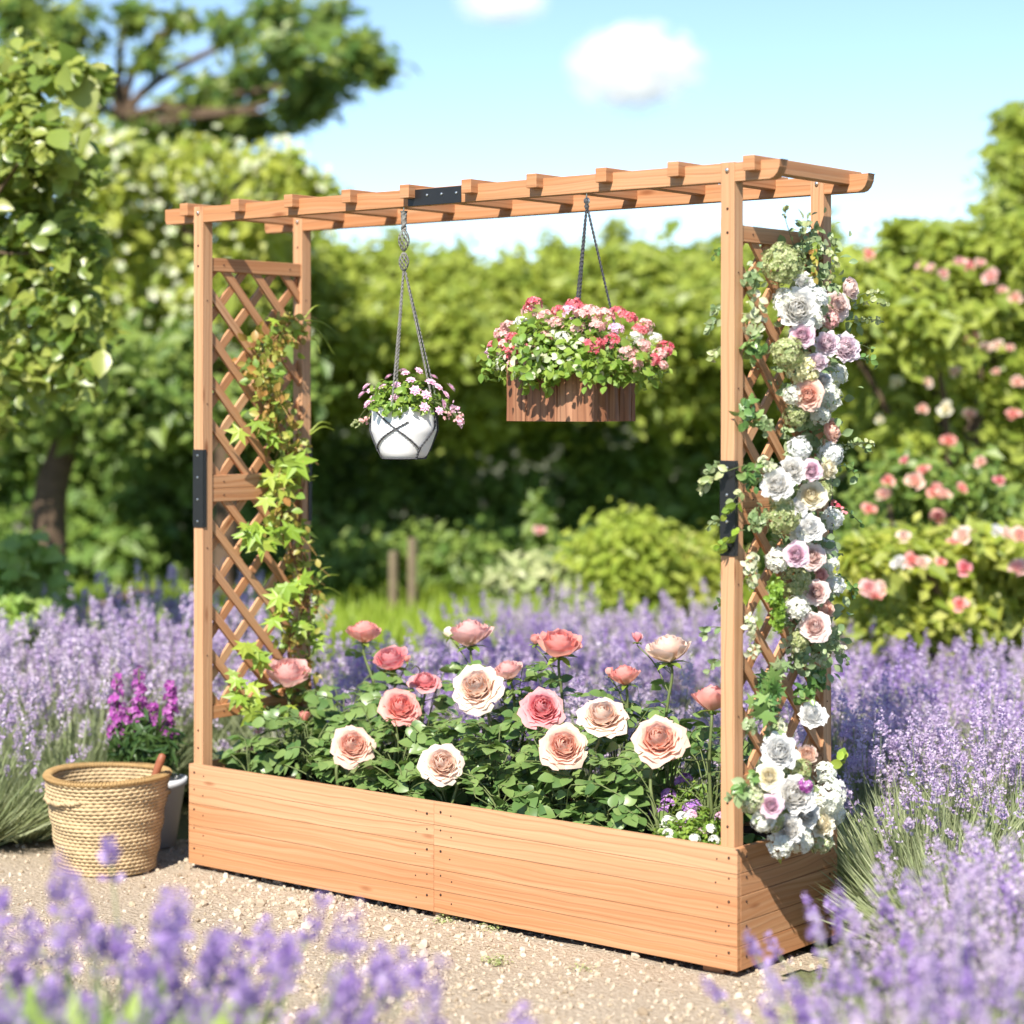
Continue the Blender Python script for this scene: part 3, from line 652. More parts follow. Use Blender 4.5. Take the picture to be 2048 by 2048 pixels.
bedding('alyssum_plant', 'low white flowered bedding plant with tiny pale leaves by the front right post', 1292, 1540, .09, .10, .085, 'potleaf', 'whitebloom', 9, .013, 'bedding plant')
bedding('verbena_plant', 'low purple and lilac flowered plant behind the white bedding plant', 1300, 1470, .24, .10, .15, 'potleaf', 'purplebloom', 9, .018, 'bedding plant')
bedding('phlox_plant', 'small pink flowered plant tucked against the front right post', 1335, 1490, .15, .07, .11, 'potleaf', 'pinkbloom', 6, .014, 'bedding plant', 500)
# ------------------------------------------------------------------ the climbing vine on the left trellis
VX = XL + PW + .018
base = np.array([.12, .36, .25]); vine = thing('climbing_vine', 'twining vine with bright lobed leaves on the left trellis', 'climbing plant', base)
spine = [base] + [atX(u * K, v * K, VX) for u, v in ((570, 1330), (545, 1220), (575, 1130), (548, 1030), (528, 940), (545, 860), (520, 800), (500, 740), (485, 690), (520, 640), (555, 600))]
sp1 = smoothpath(spine, 90) + rng.normal(0, .0015, (90, 3))
tw = np.linspace(0, 40, 90); off = np.stack([.006 * np.cos(tw), .010 * np.sin(tw), 0 * tw], -1)
sp2 = smoothpath([base + [.03, .02, 0]] + [atX(u * K, v * K, VX + .006) for u, v in ((585, 1290), (578, 1180), (582, 1080), (560, 990), (575, 900), (560, 830), (585, 760))], 70)
build('stem', [tube(sp1 - base, np.linspace(.006, .002, 90), 6), tube(sp1 + off - base, np.linspace(.004, .0016, 90), 5), tube(sp2 - base, np.linspace(.005, .002, 70), 5)], 'vinestem', vine, smooth=True)
P, n_, S_ = [], [], []
for u, v, px, m in ((478, 802, 34, 2), (505, 812, 26, 1), (540, 862, 46, 2), (528, 905, 50, 2), (515, 940, 30, 1), (548, 885, 34, 2), (492, 1000, 44, 3), (508, 1018, 36, 2), (540, 990, 40, 2), (470, 990, 26, 2), (540, 1102, 40, 2), (532, 1130, 36, 2), (560, 1090, 30, 1), (560, 1172, 30, 2), (520, 1165, 30, 2), (470, 1215, 34, 3), (490, 1240, 30, 2), (468, 1300, 34, 3), (450, 1280, 26, 2), (480, 1330, 38, 2), (550, 1340, 34, 2), (570, 1375, 30, 2), (590, 1200, 28, 2), (565, 605, 26, 1), (520, 610, 22, 1)):
    for j in range(m + 1):
        q = atX((u + rng.normal(0, 9)) * K, (v + rng.normal(0, 8)) * K, VX + rng.uniform(.0, .07)); P.append(q); n_.append(tocam(q) + UP * .6 + rng.normal(0, .35, 3)); S_.append(sz(px, depth(q)) * rng.uniform(.85, 1.3))
P = np.array(P); n_ = np.array(n_); R = frames(n_, np.tile(UP, (len(P), 1)) + rng.normal(0, .6, (len(P), 3)))
flip = np.array([1, -1, 1])  # leaf tips hang down
R2 = R.copy(); R2[:, :, 0] *= -1; R2[:, :, 1] *= -1
down = np.where((R[:, 2, 1] > 0)[:, None, None], R2, R)
build('leaves', [scatter(LOBED, P - base, down, np.array(S_))], 'vineleaf', vine)
m = 760; ii = rng.integers(8, 88, m); Q = sp1[ii] + rng.normal(0, 1, (m, 3)) * np.array([.022, .035, .03]) + [.015, 0, 0]
build('small_leaves', [scatter(LEAF, Q - base, frames(rng.normal(0, 1, (m, 3)) + tocam(Q[0]) * 1.0), rng.uniform(.018, .040, m))], 'vinedark', vine, smooth=True)
ch = []
for i in range(60):
    a = sp1[rng.integers(10, 89)]; dd = unit(1)[0]; dd[0] = abs(dd[0]); L = rng.uniform(.04, .11)
    ch.append(tube(smoothpath([a, a + dd * L * .5 + [0, 0, .02], a + dd * L + [0, 0, -.01]], 7) - base, .0009, 4))
[build('tendril', [q_], 'drytendril', vine) for q_ in ch]
ch = []
for u0, v0, u1, v1 in ((575, 605, 640, 632), (580, 610, 630, 668), (575, 600, 612, 578), (585, 820, 632, 812), (585, 815, 625, 800), (592, 1110, 640, 1085), (590, 1115, 650, 1125), (590, 1100, 625, 1070), (560, 625, 525, 600), (590, 640, 604, 668)):
    a, b_ = atX(u0 * K, v0 * K, VX), atX(u1 * K, v1 * K, VX + .03); ch.append(tube(smoothpath([a, (a + b_) / 2 + [0, 0, .018], b_], 9) - base, np.linspace(.0032, .0006, 9), 4))
[build('grassy_blade', [q_], 'vineleaf', vine) for q_ in ch]
# ------------------------------------------------------------------ hanging pot in its macrame cord
HY = BY0 + .017
hk = atY(762 * K, 392 * K, HY); hk[2] = ZB
pc = atY(764 * K, 815 * K, HY); dd_ = depth(pc); pr = lambda px: sz(px, dd_)
zt, zb = atY(764 * K, 768 * K, HY)[2], atY(764 * K, 865 * K, HY)[2]; px0, py0 = hk[0], hk[1]
pot = thing('hanging_pot', 'white glazed flower pot cradled in a knotted cord hanger', 'flower pot', (px0, py0, zb))
hp = zt - zb; r0, r1 = pr(39), pr(62)
def potr(t): return r0 + (r1 - r0) * min(1, t / .55) ** .75 if t < .55 else r1 - (t - .55) * pr(3)
prof = [(.001, 0), (r0 - .004, 0), (r0, .003)] + [(potr(t), t * hp) for t in np.linspace(.06, .97, 14)] + [(potr(1) + .001, hp - .002), (potr(1) - .002, hp), (potr(1) - .006, hp - .002), (potr(.8) - .007, hp * .8), (.001, hp * .78)]
build('pot_body', [lathe(prof, 64)], 'white', pot, smooth=True)
build('soil', [lathe([(.001, hp * .86), (r1 * .5, hp * .88), (r1 - .009, hp * .84)], 24)], 'soil', pot)
hang = thing('macrame_hanger', 'grey knotted macrame cord hanger round the white pot', 'plant hanger', (px0, py0, hk[2]))
O = np.array([px0, py0, hk[2]])
def braid(P, r, tw=60, amp=1.0):
    P = np.asarray(P); n = len(P); T = np.gradient(P, axis=0); Ln = np.concatenate([[0], np.cumsum(np.linalg.norm(np.diff(P, axis=0), axis=1))])
    ch = []
    for k_ in range(2):
        a = Ln * 2 * PI * tw + k_ * PI; e = np.cross(T, [.3, .9, .2]); e /= np.linalg.norm(e, axis=1)[:, None]; f_ = np.cross(T, e); f_ /= np.linalg.norm(f_, axis=1)[:, None]
        ch.append(tube(P + r * amp * (np.cos(a)[:, None] * e + np.sin(a)[:, None] * f_), r, 5))
    return ch
toC = np.array([tocam(pc)[0], tocam(pc)[1], 0]); toC /= np.linalg.norm(toC); sR = np.array([-toC[1], toC[0], 0])
zk = lambda v: atY(764 * K, v * K, HY)[2] - O[2]
cords = []; knots = []
for k_, a in enumerate((100, -20, 58, 195)):                      # the four straps down to the rim, each facing angle from the camera, in degrees
    v = toC * math.cos(math.radians(a - 90 + 90)) + sR * math.sin(math.radians(a)); rimp = v * (r1 + .004) + np.array([0, 0, zt + .004 - O[2]])
    st = np.array([0, 0, zk(512)]) + v * .004
    cords += braid(np.linspace(st, rimp, 70), .0019, 42)
build('strap_cord', cords, 'rope', hang)
def around(a0, t0, a1, t1, n=26):
    out = []
    for s in np.linspace(0, 1, n):
        a = math.radians(a0 + (a1 - a0) * s); t = t0 + (t1 - t0) * s; rr = potr(t) + .0025
        out.append((toC * math.cos(a) + sR * math.sin(a)) * rr + np.array([0, 0, zb + t * hp - O[2]]))
    return np.array(out)
net = []
for a0 in (0, 180):
    for a, t, b, e in ((-56, .93, 34, .19), (8, .72, -76, .20), (34, .19, 66, .62), (66, .62, 72, .98), (-76, .20, -92, .60), (-92, .60, -96, .98), (34, .19, 34, .0), (-76, .20, -76, .0)):
        net += braid(around(a + a0, t, b + a0, e), .0017, 50)
    for a in (34, -76): net.append(tube(around(a - 1 + a0, .15, a + 1 + a0, .24, 6), .0045, 6))
net.append(tube(np.vstack([around(-180, .005, 180, .005, 50)]), .0022, 5))
build('net_cord', net, 'twine', hang)
def lantern(z0, z1, rr, nst=8):
    ch = []
    for k_ in range(nst):
        for sg in (1, -1):
            t = np.linspace(0, 1, 20); a = k_ * 2 * PI / nst + sg * t * 2.4; R_ = rr * np.sin(PI * t) ** .8 + .0022
            ch.append(tube(np.stack([R_ * np.cos(a), R_ * np.sin(a), z0 + (z1 - z0) * t], -1), .0013, 4))
    return ch
build('upper_knot', lantern(zk(432), zk(474), pr(9)), 'rope', hang); build('lower_knot', lantern(zk(476), zk(512), pr(8)), 'rope', hang)
build('top_knot', [tube(np.array([[0, 0, zk(398)], [0, 0, zk(404)], [0, 0, zk(412)], [0, 0, zk(424)], [0, 0, zk(434)]]), [.011, .007, .0085, .006, .004], 8)] + braid(np.linspace([0, 0, zk(400)], [0, 0, zk(434)], 30), .0045, 30), 'rope', hang, smooth=True)
def hook(parent, r=.008, mat='zinc', O_=None):
    a = np.linspace(-PI * .5, PI * 1.25, 18); P = np.stack([r * np.cos(a), 0 * a, -.020 + r * np.sin(a)], -1)
    return build('hook', [tube(np.vstack([P, [[0, 0, -.006], [0, 0, .004]]]), .0018, 6)], mat, parent, smooth=True)
hook(hang)
# flowers in the white pot
def mound(name, lab, cat, cen, rad, leaf, nleaf, lsz, stems=True):
    t = thing(name, lab, cat, cen); d = unit(nleaf); d[:, 2] = np.abs(d[:, 2]) * 1.15 - .15
    P = d * np.array(rad) * rng.uniform(.45, 1., (nleaf, 1)) * (1 + .15 * np.sin(d[:, :1] * 7 + d[:, 1:2] * 5)); nn = d * .8 + UP * .5 + rng.normal(0, .5, (nleaf, 3))
    build('leaves', [scatter(LEAF, P, frames(nn), rng.uniform(.7, 1.3, nleaf) * lsz)], leaf, t, smooth=True)
    if stems: build('stem', [tube(smoothpath([[q[0] * .15, q[1] * .15, -.03], q * .5 + [0, 0, .01], q], 5), .0012, 4) for q in P[::14]], 'rosestem', t)
    return t
cen = np.array([px0, py0, zt - .004])
pm = mound('pot_flowers', 'mound of small pale pink flowers growing in the white hanging pot', 'flowers', cen, (pr(76), pr(76), pr(58)), 'potleaf', 900, .022)
def daisy(c, nrm, r, mats, parent, name='flower'):
    q = frames(np.array([nrm]))[0]; ch = []
    for L, (npt, sc_, cp) in enumerate(((7, 1., .12), (6, .72, .4), (5, .42, .7))):
        tv, tf = floret(npt, .42, cp); ch.append(scatter((tv, tf), np.array([c + q[:, 2] * r * .08 * L]), np.array([q @ np.array(Matrix.Rotation(L * .5, 3, 'Z'))]), r * sc_, 0 if L else 0))
    return build(name, ch, mats, parent)
for u, v in ((734, 712), (765, 705), (790, 700), (748, 727), (783, 737), (803, 745), (745, 752), (722, 730), (775, 718), (812, 722), (826, 731), (840, 745), (835, 762), (700, 738), (692, 730), (706, 752), (760, 700), (818, 712), (850, 732), (684, 745), (695, 762), (828, 775), (800, 768), (715, 765)):
    x = (u - 765) / 88; z = (768 - v) / 70.; y = math.sqrt(max(.02, 1 - min(.98, x * x + z * z))); p = atY(u * K, v * K, HY) + toC * pr(62) * y - cen
    nn = toC * y + UP * (.5 + z) - RIGHT * -x * .8 + rng.normal(0, .25, 3); nn /= np.linalg.norm(nn); daisy(p, nn, pr(11) * rng.uniform(.8, 1.15), 'pinkbloom', pm)
for u, v, m_ in ((690, 790, 'palebloom'), (672, 796, 'filler'), (848, 782, 'palebloom'), (868, 796, 'pinkbloom'), (856, 770, 'pinkbloom'), (866, 788, 'palebloom')):   # trailing sprays
    p = atY(u * K, v * K, HY) - cen; st = p * np.array([.55, .55, .1]) + [0, 0, .02]; build('trailing_stem', [tube(smoothpath([st, (st + p) / 2 + [0, 0, .012], p], 8), .0012, 4)], 'rosestem', pm)
    n_ = 16; build('flower_spray', [scatter(FLORET, p + rng.normal(0, .007, (n_, 3)), frames(unit(n_)), rng.uniform(.004, .007, n_))], m_, pm)
# ------------------------------------------------------------------ octagonal wooden hanging planter
h2 = atY(1107 * K, 366 * K, HY); h2[2] = ZB; cc = atY(1074 * K, 740 * K, HY); d2 = depth(cc); q2 = lambda px: sz(px, d2)
zt2, zb2 = atY(1074 * K, 692 * K, HY)[2], atY(1074 * K, 795 * K, HY)[2]; bc = np.array([cc[0], cc[1], zb2]); Hb = zt2 - zb2
woodpot = thing('wooden_hanging_planter', 'rough stained wooden box planter hanging from the pergola beam', 'hanging planter', bc)
toC2 = np.array([tocam(cc)[0], tocam(cc)[1], 0]); toC2 /= np.linalg.norm(toC2); sR2 = np.array([-toC2[1], toC2[0], 0])
Yf, Yb = HY - .09, HY + .09; xl2, xr2 = atY(956 * K, 745 * K, Yf)[0], atY(1121 * K, 745 * K, Yf)[0]; zt2, zb2 = atY(1040 * K, 690 * K, Yf)[2], atY(1040 * K, 795 * K, Yf)[2]; Hb = zt2 - zb2
bc = np.array([(xl2 + xr2) / 2, HY, zb2]); woodpot['label'] = 'rough stained wooden box planter hanging from the pergola beam'; woodpot.location = tuple(bc); hx, hy = (xr2 - xl2) / 2, .09; R8 = hx
def rough_board(x0, x1, y0, y1, ax):
    """upright board with an uneven weathered face"""
    n = 9; m = 7; out = []; ou, ov = rng.uniform(0, 30, 2); hh = Hb + rng.normal(0, .0012); ph = rng.uniform(0, 6, 3)
    a = np.linspace(0, 1, n); b_ = np.linspace(0, 1, m); V = []; uvs = []
    for side in (0, 1):
        for i in a:
            for j in b_:
                w_ = .0013 * math.sin(i * 7 + ph[0]) + .0011 * math.sin(j * 4 + i * 5 + ph[1]) + .0016 * math.sin(i * PI)
                if ax == 0: V.append((x0 + (x1 - x0) * i, (y0 - w_) if side == 0 else (y1 + w_), hh * j))
                else: V.append(((x1 + w_) if side == 0 else (x0 - w_), y0 + (y1 - y0) * i, hh * j))
    V = np.array(V); N_ = n * m; wd = (x1 - x0) if ax == 0 else (y1 - y0)
    uv_of = lambda q: (ou + V[q][2], ov + wd * ((q % N_) // m) / (n - 1) + (.2 if q >= N_ else 0))
    Fq = []
    for i in range(n - 1):
        for j in range(m - 1):
            q = i * m + j; f = [q, q + m, q + m + 1, q + 1]; Fq.append(f); Fq.append([N_ + t for t in f[::-1]])
    for i in range(n - 1):
        q = i * m; Fq.append([q, N_ + q, N_ + q + m, q + m]); q = i * m + m - 1; Fq.append([q, q + m, N_ + q + m, N_ + q])
    for j in range(m - 1):
        Fq.append([j, j + 1, N_ + j + 1, N_ + j]); q = (n - 1) * m + j; Fq.append([q, N_ + q, N_ + q + 1, q + 1])
    return dict(V=V, F=np.array(Fq), uv=[uv_of(q) for f in Fq for q in f])
def wallboards(n, a0, a1, fixed, ax):
    e = np.linspace(a0, a1, n + 1) + np.concatenate([[0], rng.normal(0, .006, n - 1), [0]]); ch = []
    for p, q in zip(e[:-1], e[1:]):
        lo, hi = fixed; ch.append(rough_board(p + .0006, q - .0006, lo, hi, 0) if ax == 0 else rough_board(lo, hi, p + .0006, q - .0006, 1))
    return ch
for nm, n, a0, a1, fx, ax in (('front_boards', 5, -hx, hx, (-hy, -hy + .016), 0), ('back_boards', 5, -hx, hx, (hy - .016, hy), 0), ('side_boards', 3, -hy + .0165, hy - .0165, (hx - .016, hx), 1), ('side_boards', 3, -hy + .0165, hy - .0165, (-hx, -hx + .016), 1)):
    build(nm, wallboards(n, a0, a1, fx, ax), 'dark_wood', woodpot)
build('bottom_board', [box((-hx + .017, -hy + .017, .004), (hx - .017, hy - .017, .018))], 'dark_wood', woodpot); build('soil', [box((-hx + .018, -hy + .018, Hb * .6), (hx - .018, hy - .018, Hb * .88))], 'soil', woodpot)
rope = thing('rope_sling', 'three strand dark twine sling holding the wooden box planter', 'plant hanger', h2)
ch = []
for a in (-82, -100, 30):
    dx, dy = {-82: (1.5, .06), -100: (10, -.06), 30: (104, .0)}[a]
    v = sR2 * (sz(dx, d2)) + toC2 * dy
    tgt = np.array([cc[0], cc[1], zb2]) + v + [0, 0, Hb * .98]; ch += braid(np.linspace([0, 0, -.030], tgt - h2, 90), .0020, 45)
build('strand_cord', ch, 'twine', rope)
build('top_knot', [tube(np.array([[0, 0, -.014], [0, 0, -.018], [0, 0, -.024], [0, 0, -.028], [0, 0, -.034], [0, 0, -.042]]), [.003, .0075, .0075, .004, .0072, .003], 8)], 'twine', rope, smooth=True)
hook(rope)
cen = bc + [0, 0, Hb * .93]
bm = mound('box_flowers', 'spreading plant with red, pink and cream flower heads in the wooden hanging planter', 'flowers', cen, (q2(152), q2(134), q2(104)), 'potleaf', 2100, .026)
n_ = 330; dd2 = unit(n_); dd2[:, 2] = np.abs(dd2[:, 2]) - .1; build('leaves', [scatter(LEAF, dd2 * np.array([q2(152), q2(134), q2(103)]) * rng.uniform(.8, 1.03, (n_, 1)), frames(dd2 + rng.normal(0, .4, (n_, 3))), rng.uniform(.014, .026, n_))], 'whiteleaf', bm, smooth=True)
# skirt of foliage spilling over the rim at both ends
for u0, v0, nn_ in ((965, 688, 220), (1205, 690, 220), (1020, 706, 170), (1120, 690, 130)):
    c = atY(u0 * K, v0 * K, HY) - cen + toC2 * (q2(95) if 1000 < u0 < 1150 else q2(30)); build('spilling_leaves', [scatter(LEAF, c + rng.normal(0, 1, (nn_, 3)) * np.array([q2(26), q2(26), q2(16)]), frames(rng.normal(0, .5, (nn_, 3)) + toC2 * .6 + UP * .6), rng.uniform(.018, .032, nn_))], 'potleaf', bm, smooth=True)
for u, v, m_, rr in ((1010, 578, 'redbloom', 20), (1000, 590, 'palebloom', 16), (1085, 582, 'redbloom', 20), (1075, 592, 'pinkbloom', 18), (1095, 600, 'palebloom', 18), (1115, 596, 'palebloom', 22), (1140, 600, 'palebloom', 20), (1165, 598, 'redbloom', 20), (1185, 604, 'redbloom', 16), (960, 618, 'palebloom', 16), (950, 632, 'palebloom', 18), (940, 655, 'redbloom', 18), (932, 672, 'pinkbloom', 18), (965, 668, 'redbloom', 18), (985, 660, 'redbloom', 16), (1015, 668, 'palebloom', 18), (1005, 685, 'palebloom', 18), (975, 690, 'palebloom', 16), (945, 690, 'whitebloom', 16), (1118, 655, 'redbloom', 20), (1150, 648, 'redbloom', 18), (1180, 668, 'palebloom', 17), (1250, 660, 'redbloom', 19), (1228, 680, 'redbloom', 15), (1215, 618, 'palebloom', 17), (1232, 640, 'whitebloom', 15), (1050, 612, 'palebloom', 15), (985, 610, 'whitebloom', 15), (1245, 690, 'palebloom', 12), (1060, 640, 'whitebloom', 14), (1195, 640, 'whitebloom', 15), (970, 640, 'redbloom', 15), (1030, 600, 'palebloom', 16), (1055, 590, 'redbloom', 15), (1125, 620, 'palebloom', 15), (1160, 625, 'pinkbloom', 15), (1205, 625, 'redbloom', 15), (1090, 625, 'palebloom', 14), (1030, 640, 'palebloom', 15), (955, 655, 'palebloom', 16), (1030, 690, 'redbloom', 14), (1210, 655, 'palebloom', 15), (1195, 690, 'palebloom', 15), (1240, 670, 'palebloom', 15)):
    x = (u - 1093) / 172; z = (705 - v) / 130.; y = .85 * math.sqrt(max(.03, 1 - min(.97, x * x + z * z))); p = atY(u * K, v * K, HY) + toC2 * q2(120) * y - cen
    m = 34; dd = unit(m); rb = q2(rr) * .98; ax = toC2 * y + UP * (.4 + z) + sR2 * x; dd = dd + ax / np.linalg.norm(ax) * .8; dd /= np.linalg.norm(dd, axis=1)[:, None]
    build('flower_cluster', [scatter(FLORET, p + dd * rb * np.array([1, 1, .8]) * rng.uniform(.75, 1.05, (m, 1)), frames(dd + rng.normal(0, .2, (m, 3))), rb * rng.uniform(.26, .38, m))], m_, bm)
# ------------------------------------------------------------------ flower garland on the right trellis
GX = XR + PW + .02
def gpt(u, v, o=.0): return atX(u, v, GX + o)                     # u, v in 2048 px
def ball(parent, name, p, r, mat, n=90, fl=FLORET4, fs=.30, flat=1., origin=None, face=None):
    d = unit(n); ax = tocam(p) * .8 + np.array([.5, -.2, .1]) if face is None else face
    d = d + ax * .35; d /= np.linalg.norm(d, axis=1)[:, None]
    return build(name, [scatter(fl, p - origin + d * r * np.array([1, 1, flat]) * rng.uniform(.78, 1.04, (n, 1)), frames(d + rng.normal(0, .25, (n, 3))), r * fs * rng.uniform(.8, 1.2, n))], mat, parent)
def puff(parent, name, p, r, mat, n, ls, tm, origin, stretch=(1, 1, 1), hang=0.):
    d = unit(n); P = p - origin + d * r * np.array(stretch) * rng.uniform(.2, 1., (n, 1)); nn = d * .6 + tocam(p) * .5 + rng.normal(0, .5, (n, 3))
    return build(name, [scatter(tm, P, frames(nn, None), rng.uniform(.7, 1.3, n) * ls)], mat, parent, smooth=tm is not RHOMB)
def sprig(parent, name, a, b_, mat, ls, n, origin, stemmat='rosestem', tm=LEAF, wid=.4):
    """a bent twig from a to b with leaves along it"""
    a = a - origin; b_ = b_ - origin; mid = (a + b_) / 2 + np.array([0, 0, .012]) + rng.normal(0, .008, 3); path = smoothpath([a, mid, b_], 16); T = (b_ - a) / np.linalg.norm(b_ - a); P, R = [], []
    for i in range(n):
        t = rng.uniform(.15, 1.); c = path[int(t * 15)]; sd = unit(1)[0] * wid * 2.2; dr = T + sd; dr /= np.linalg.norm(dr); x = np.cross(dr, tocam(c + origin) + rng.normal(0, .4, 3)); x /= np.linalg.norm(x); P.append(c); R.append(np.stack([x, dr, np.cross(x, dr)], -1))
    o = build(name, [scatter(tm, np.array(P), np.array(R), rng.uniform(.7, 1.2, n) * ls)], mat, parent, smooth=True); build('stem', [tube(path, .0011, 4)], stemmat, o)
    return o
def px2(p, n): return n / F * depth(p)                            # n px (2048 scale) at p
gar = np.array([GX, .25, .95]); garland = thing('flower_garland', 'long garland of pastel roses, peonies and greenery tied down the right trellis', 'garland', gar)
# backing greenery that carries the flowers
spg = smoothpath([gpt(u, v, .0) for u, v in ((1625, 480), (1610, 560), (1640, 640), (1610, 740), (1625, 830), (1610, 930), (1600, 1040), (1620, 1130), (1625, 1250), (1640, 1310))], 60)
build('garland_stem', [tube(spg - gar, .004, 6)], 'vinestem', garland, smooth=True)
m = 1700; Q = spg[rng.integers(0, 60, m)] + rng.normal(0, 1, (m, 3)) * np.array([.025, .055, .03]); build('leaves', [scatter(LEAF, Q - gar, frames(rng.normal(0, .6, (m, 3)) + np.array([.6, -.5, .4])), rng.uniform(.016, .034, m))], 'sage', garland, smooth=True)
FL = [  # u, v, r px, kind, mat, out, side lean
 (1596, 617, 44, 'peony', 'p_white', .075, 0), (1700, 576, 27, 'cup', 'p_dusty', .06, .9), (1678, 610, 29, 'rose', 'p_dusty', .06, .3), (1604, 668, 26, 'rose', 'p_mauve', .085, 0), (1656, 686, 27, 'peony', 'p_lilac', .08, .1), (1693, 696, 31, 'peony', 'p_lilac', .07, .4),
 (1616, 788, 31, 'rose', 'p_peach', .085, 0), (1663, 862, 29, 'cup', 'p_peach', .06, .9), (1553, 968, 34, 'peony', 'p_white', .08, -.2), (1585, 940, 30, 'peony', 'p_white', .06, .1), (1622, 940, 22, 'rose', 'p_mauve', .095, 0), (1657, 938, 24, 'cup', 'p_butter', .07, .5), (1623, 990, 29, 'rose', 'p_butter', .08, 0),
 (1592, 1108, 26, 'rose', 'p_mauve', .095, -.1), (1626, 1112, 27, 'rose', 'p_dusty', .08, .2), (1642, 1150, 18, 'cup', 'p_pink', .07, .3), (1633, 1183, 26, 'rose', 'p_dusty', .08, .1), (1650, 1215, 24, 'cup', 'p_peach', .05, .6), (1629, 1251, 31, 'rose', 'p_dusty', .09, 0), (1661, 1100, 26, 'peony', 'p_white', .05, .6)]
for i, (u, v, r, kd, mt, o_, sd) in enumerate(FL):
    p = gpt(u, v, o_); n = tocam(p) + RIGHT * sd * 1.3 + UP * .25 + rng.normal(0, .12, 3); n /= np.linalg.norm(n); put_bloom(garland, p, n, px2(p, r) * 1.25, kd, i % 4, mt, {'peony': 'peony'}.get(kd, 'rose'), gar)
for u, v, r, mt, nm, o_ in ((1633, 597, 24, 'bluebloom', 'hydrangea', .05), (1565, 529, 42, 'filler', 'viburnum', .04), (1575, 706, 34, 'filler', 'viburnum', .06), (1606, 738, 32, 'yellowbloom', 'hydrangea', .06), (1653, 795, 30, 'whitebloom', 'hydrangea', .05), (1661, 908, 25, 'bluebloom', 'hydrangea', .06), (1598, 897, 24, 'bluebloom', 'hydrangea', .05), (1564, 1034, 36, 'filler', 'viburnum', .06), (1664, 1036, 22, 'bluebloom', 'hydrangea', .05), (1670, 1170, 20, 'bluebloom', 'hydrangea', .05), (1555, 1120, 24, 'whitebloom', 'hydrangea', .03), (1560, 1000, 22, 'yellowbloom', 'hydrangea', .05), (1645, 985, 22, 'filler', 'viburnum', .07), (1590, 1165, 32, 'filler', 'viburnum', .03), (1640, 830, 20, 'whitebloom', 'hydrangea', .05), (1625, 640, 22, 'whitebloom', 'hydrangea', .05), (1570, 600, 24, 'whitebloom', 'hydrangea', .035), (1660, 640, 18, 'palebloom', 'hydrangea', .05), (1590, 830, 24, 'filler', 'viburnum', .04), (1670, 750, 24, 'whitebloom', 'hydrangea', .04), (1585, 790, 20, 'whitebloom', 'hydrangea', .05), (1600, 1075, 22, 'whitebloom', 'hydrangea', .06), (1655, 1130, 22, 'whitebloom', 'hydrangea', .05), (1595, 1215, 24, 'whitebloom', 'hydrangea', .05), (1600, 1280, 22, 'filler', 'viburnum', .04)):
    p = gpt(u, v, o_); ball(garland, nm, p, px2(p, r), mt, 110 if mt != 'filler' else 150, FLORET4, .26 if mt != 'filler' else .2, origin=gar)
for u, v, w_, h_, mt, o_ in ((1636, 724, 26, 40, 'p_lilac', .10), (1648, 760, 22, 30, 'p_blue', .09), (1622, 1052, 38, 28, 'p_blue', .09), (1600, 1010, 28, 18, 'p_blue', .06), (1610, 560, 26, 22, 'p_blue', .04)):
    p = gpt(u, v, o_); n = tocam(p) + UP * .5 + RIGHT * .2; o = put_bloom(garland, p, n / np.linalg.norm(n), px2(p, w_), 'peony', 3, mt, 'ruffled_flower', gar); o.scale = (px2(p, w_), px2(p, w_), px2(p, h_))
# loose sprigs
for (a, b_, mt, ls, n) in (((1690, 620), (1775, 612), 'filler', .020, 24), ((1690, 640), (1768, 645), 'filler', .018, 22), ((1690, 610), (1765, 585), 'filler', .016, 18), ((1690, 720), (1755, 730), 'ivy', .022, 14), ((1690, 700), (1748, 700), 'ivy', .02, 12), ((1660, 900), (1750, 888), 'filler', .018, 22), ((1665, 920), (1745, 905), 'sage', .018, 16), ((1670, 935), (1712, 950), 'ivy', .018, 14),
                          ((1590, 500), (1575, 412), 'filler', .014, 12), ((1600, 490), (1618, 425), 'filler', .013, 10), ((1600, 480), (1590, 440), 'sage', .014, 10), ((1640, 480), (1630, 560), 'drytendril', .020, 26), ((1650, 490), (1655, 570), 'filler', .018, 24), ((1660, 470), (1668, 530), 'sage', .016, 12), ((1670, 1020), (1725, 1050), 'ivy', .016, 12), ((1660, 1170), (1705, 1200), 'ivy', .018, 14), ((1670, 1150), (1715, 1185), 'ivy', .016, 12), ((1660, 1010), (1690, 1030), 'redbloom', .012, 16), ((1650, 1270), (1690, 1300), 'whiteleaf', .014, 20), ((1650, 1280), (1700, 1330), 'sage', .014, 18)):
    sprig(garland, 'sprig', gpt(*a, .04), gpt(*b_, .03 + rng.uniform(0, .05)), 'vinedark' if mt == 'drytendril' else mt, ls, n, gar)
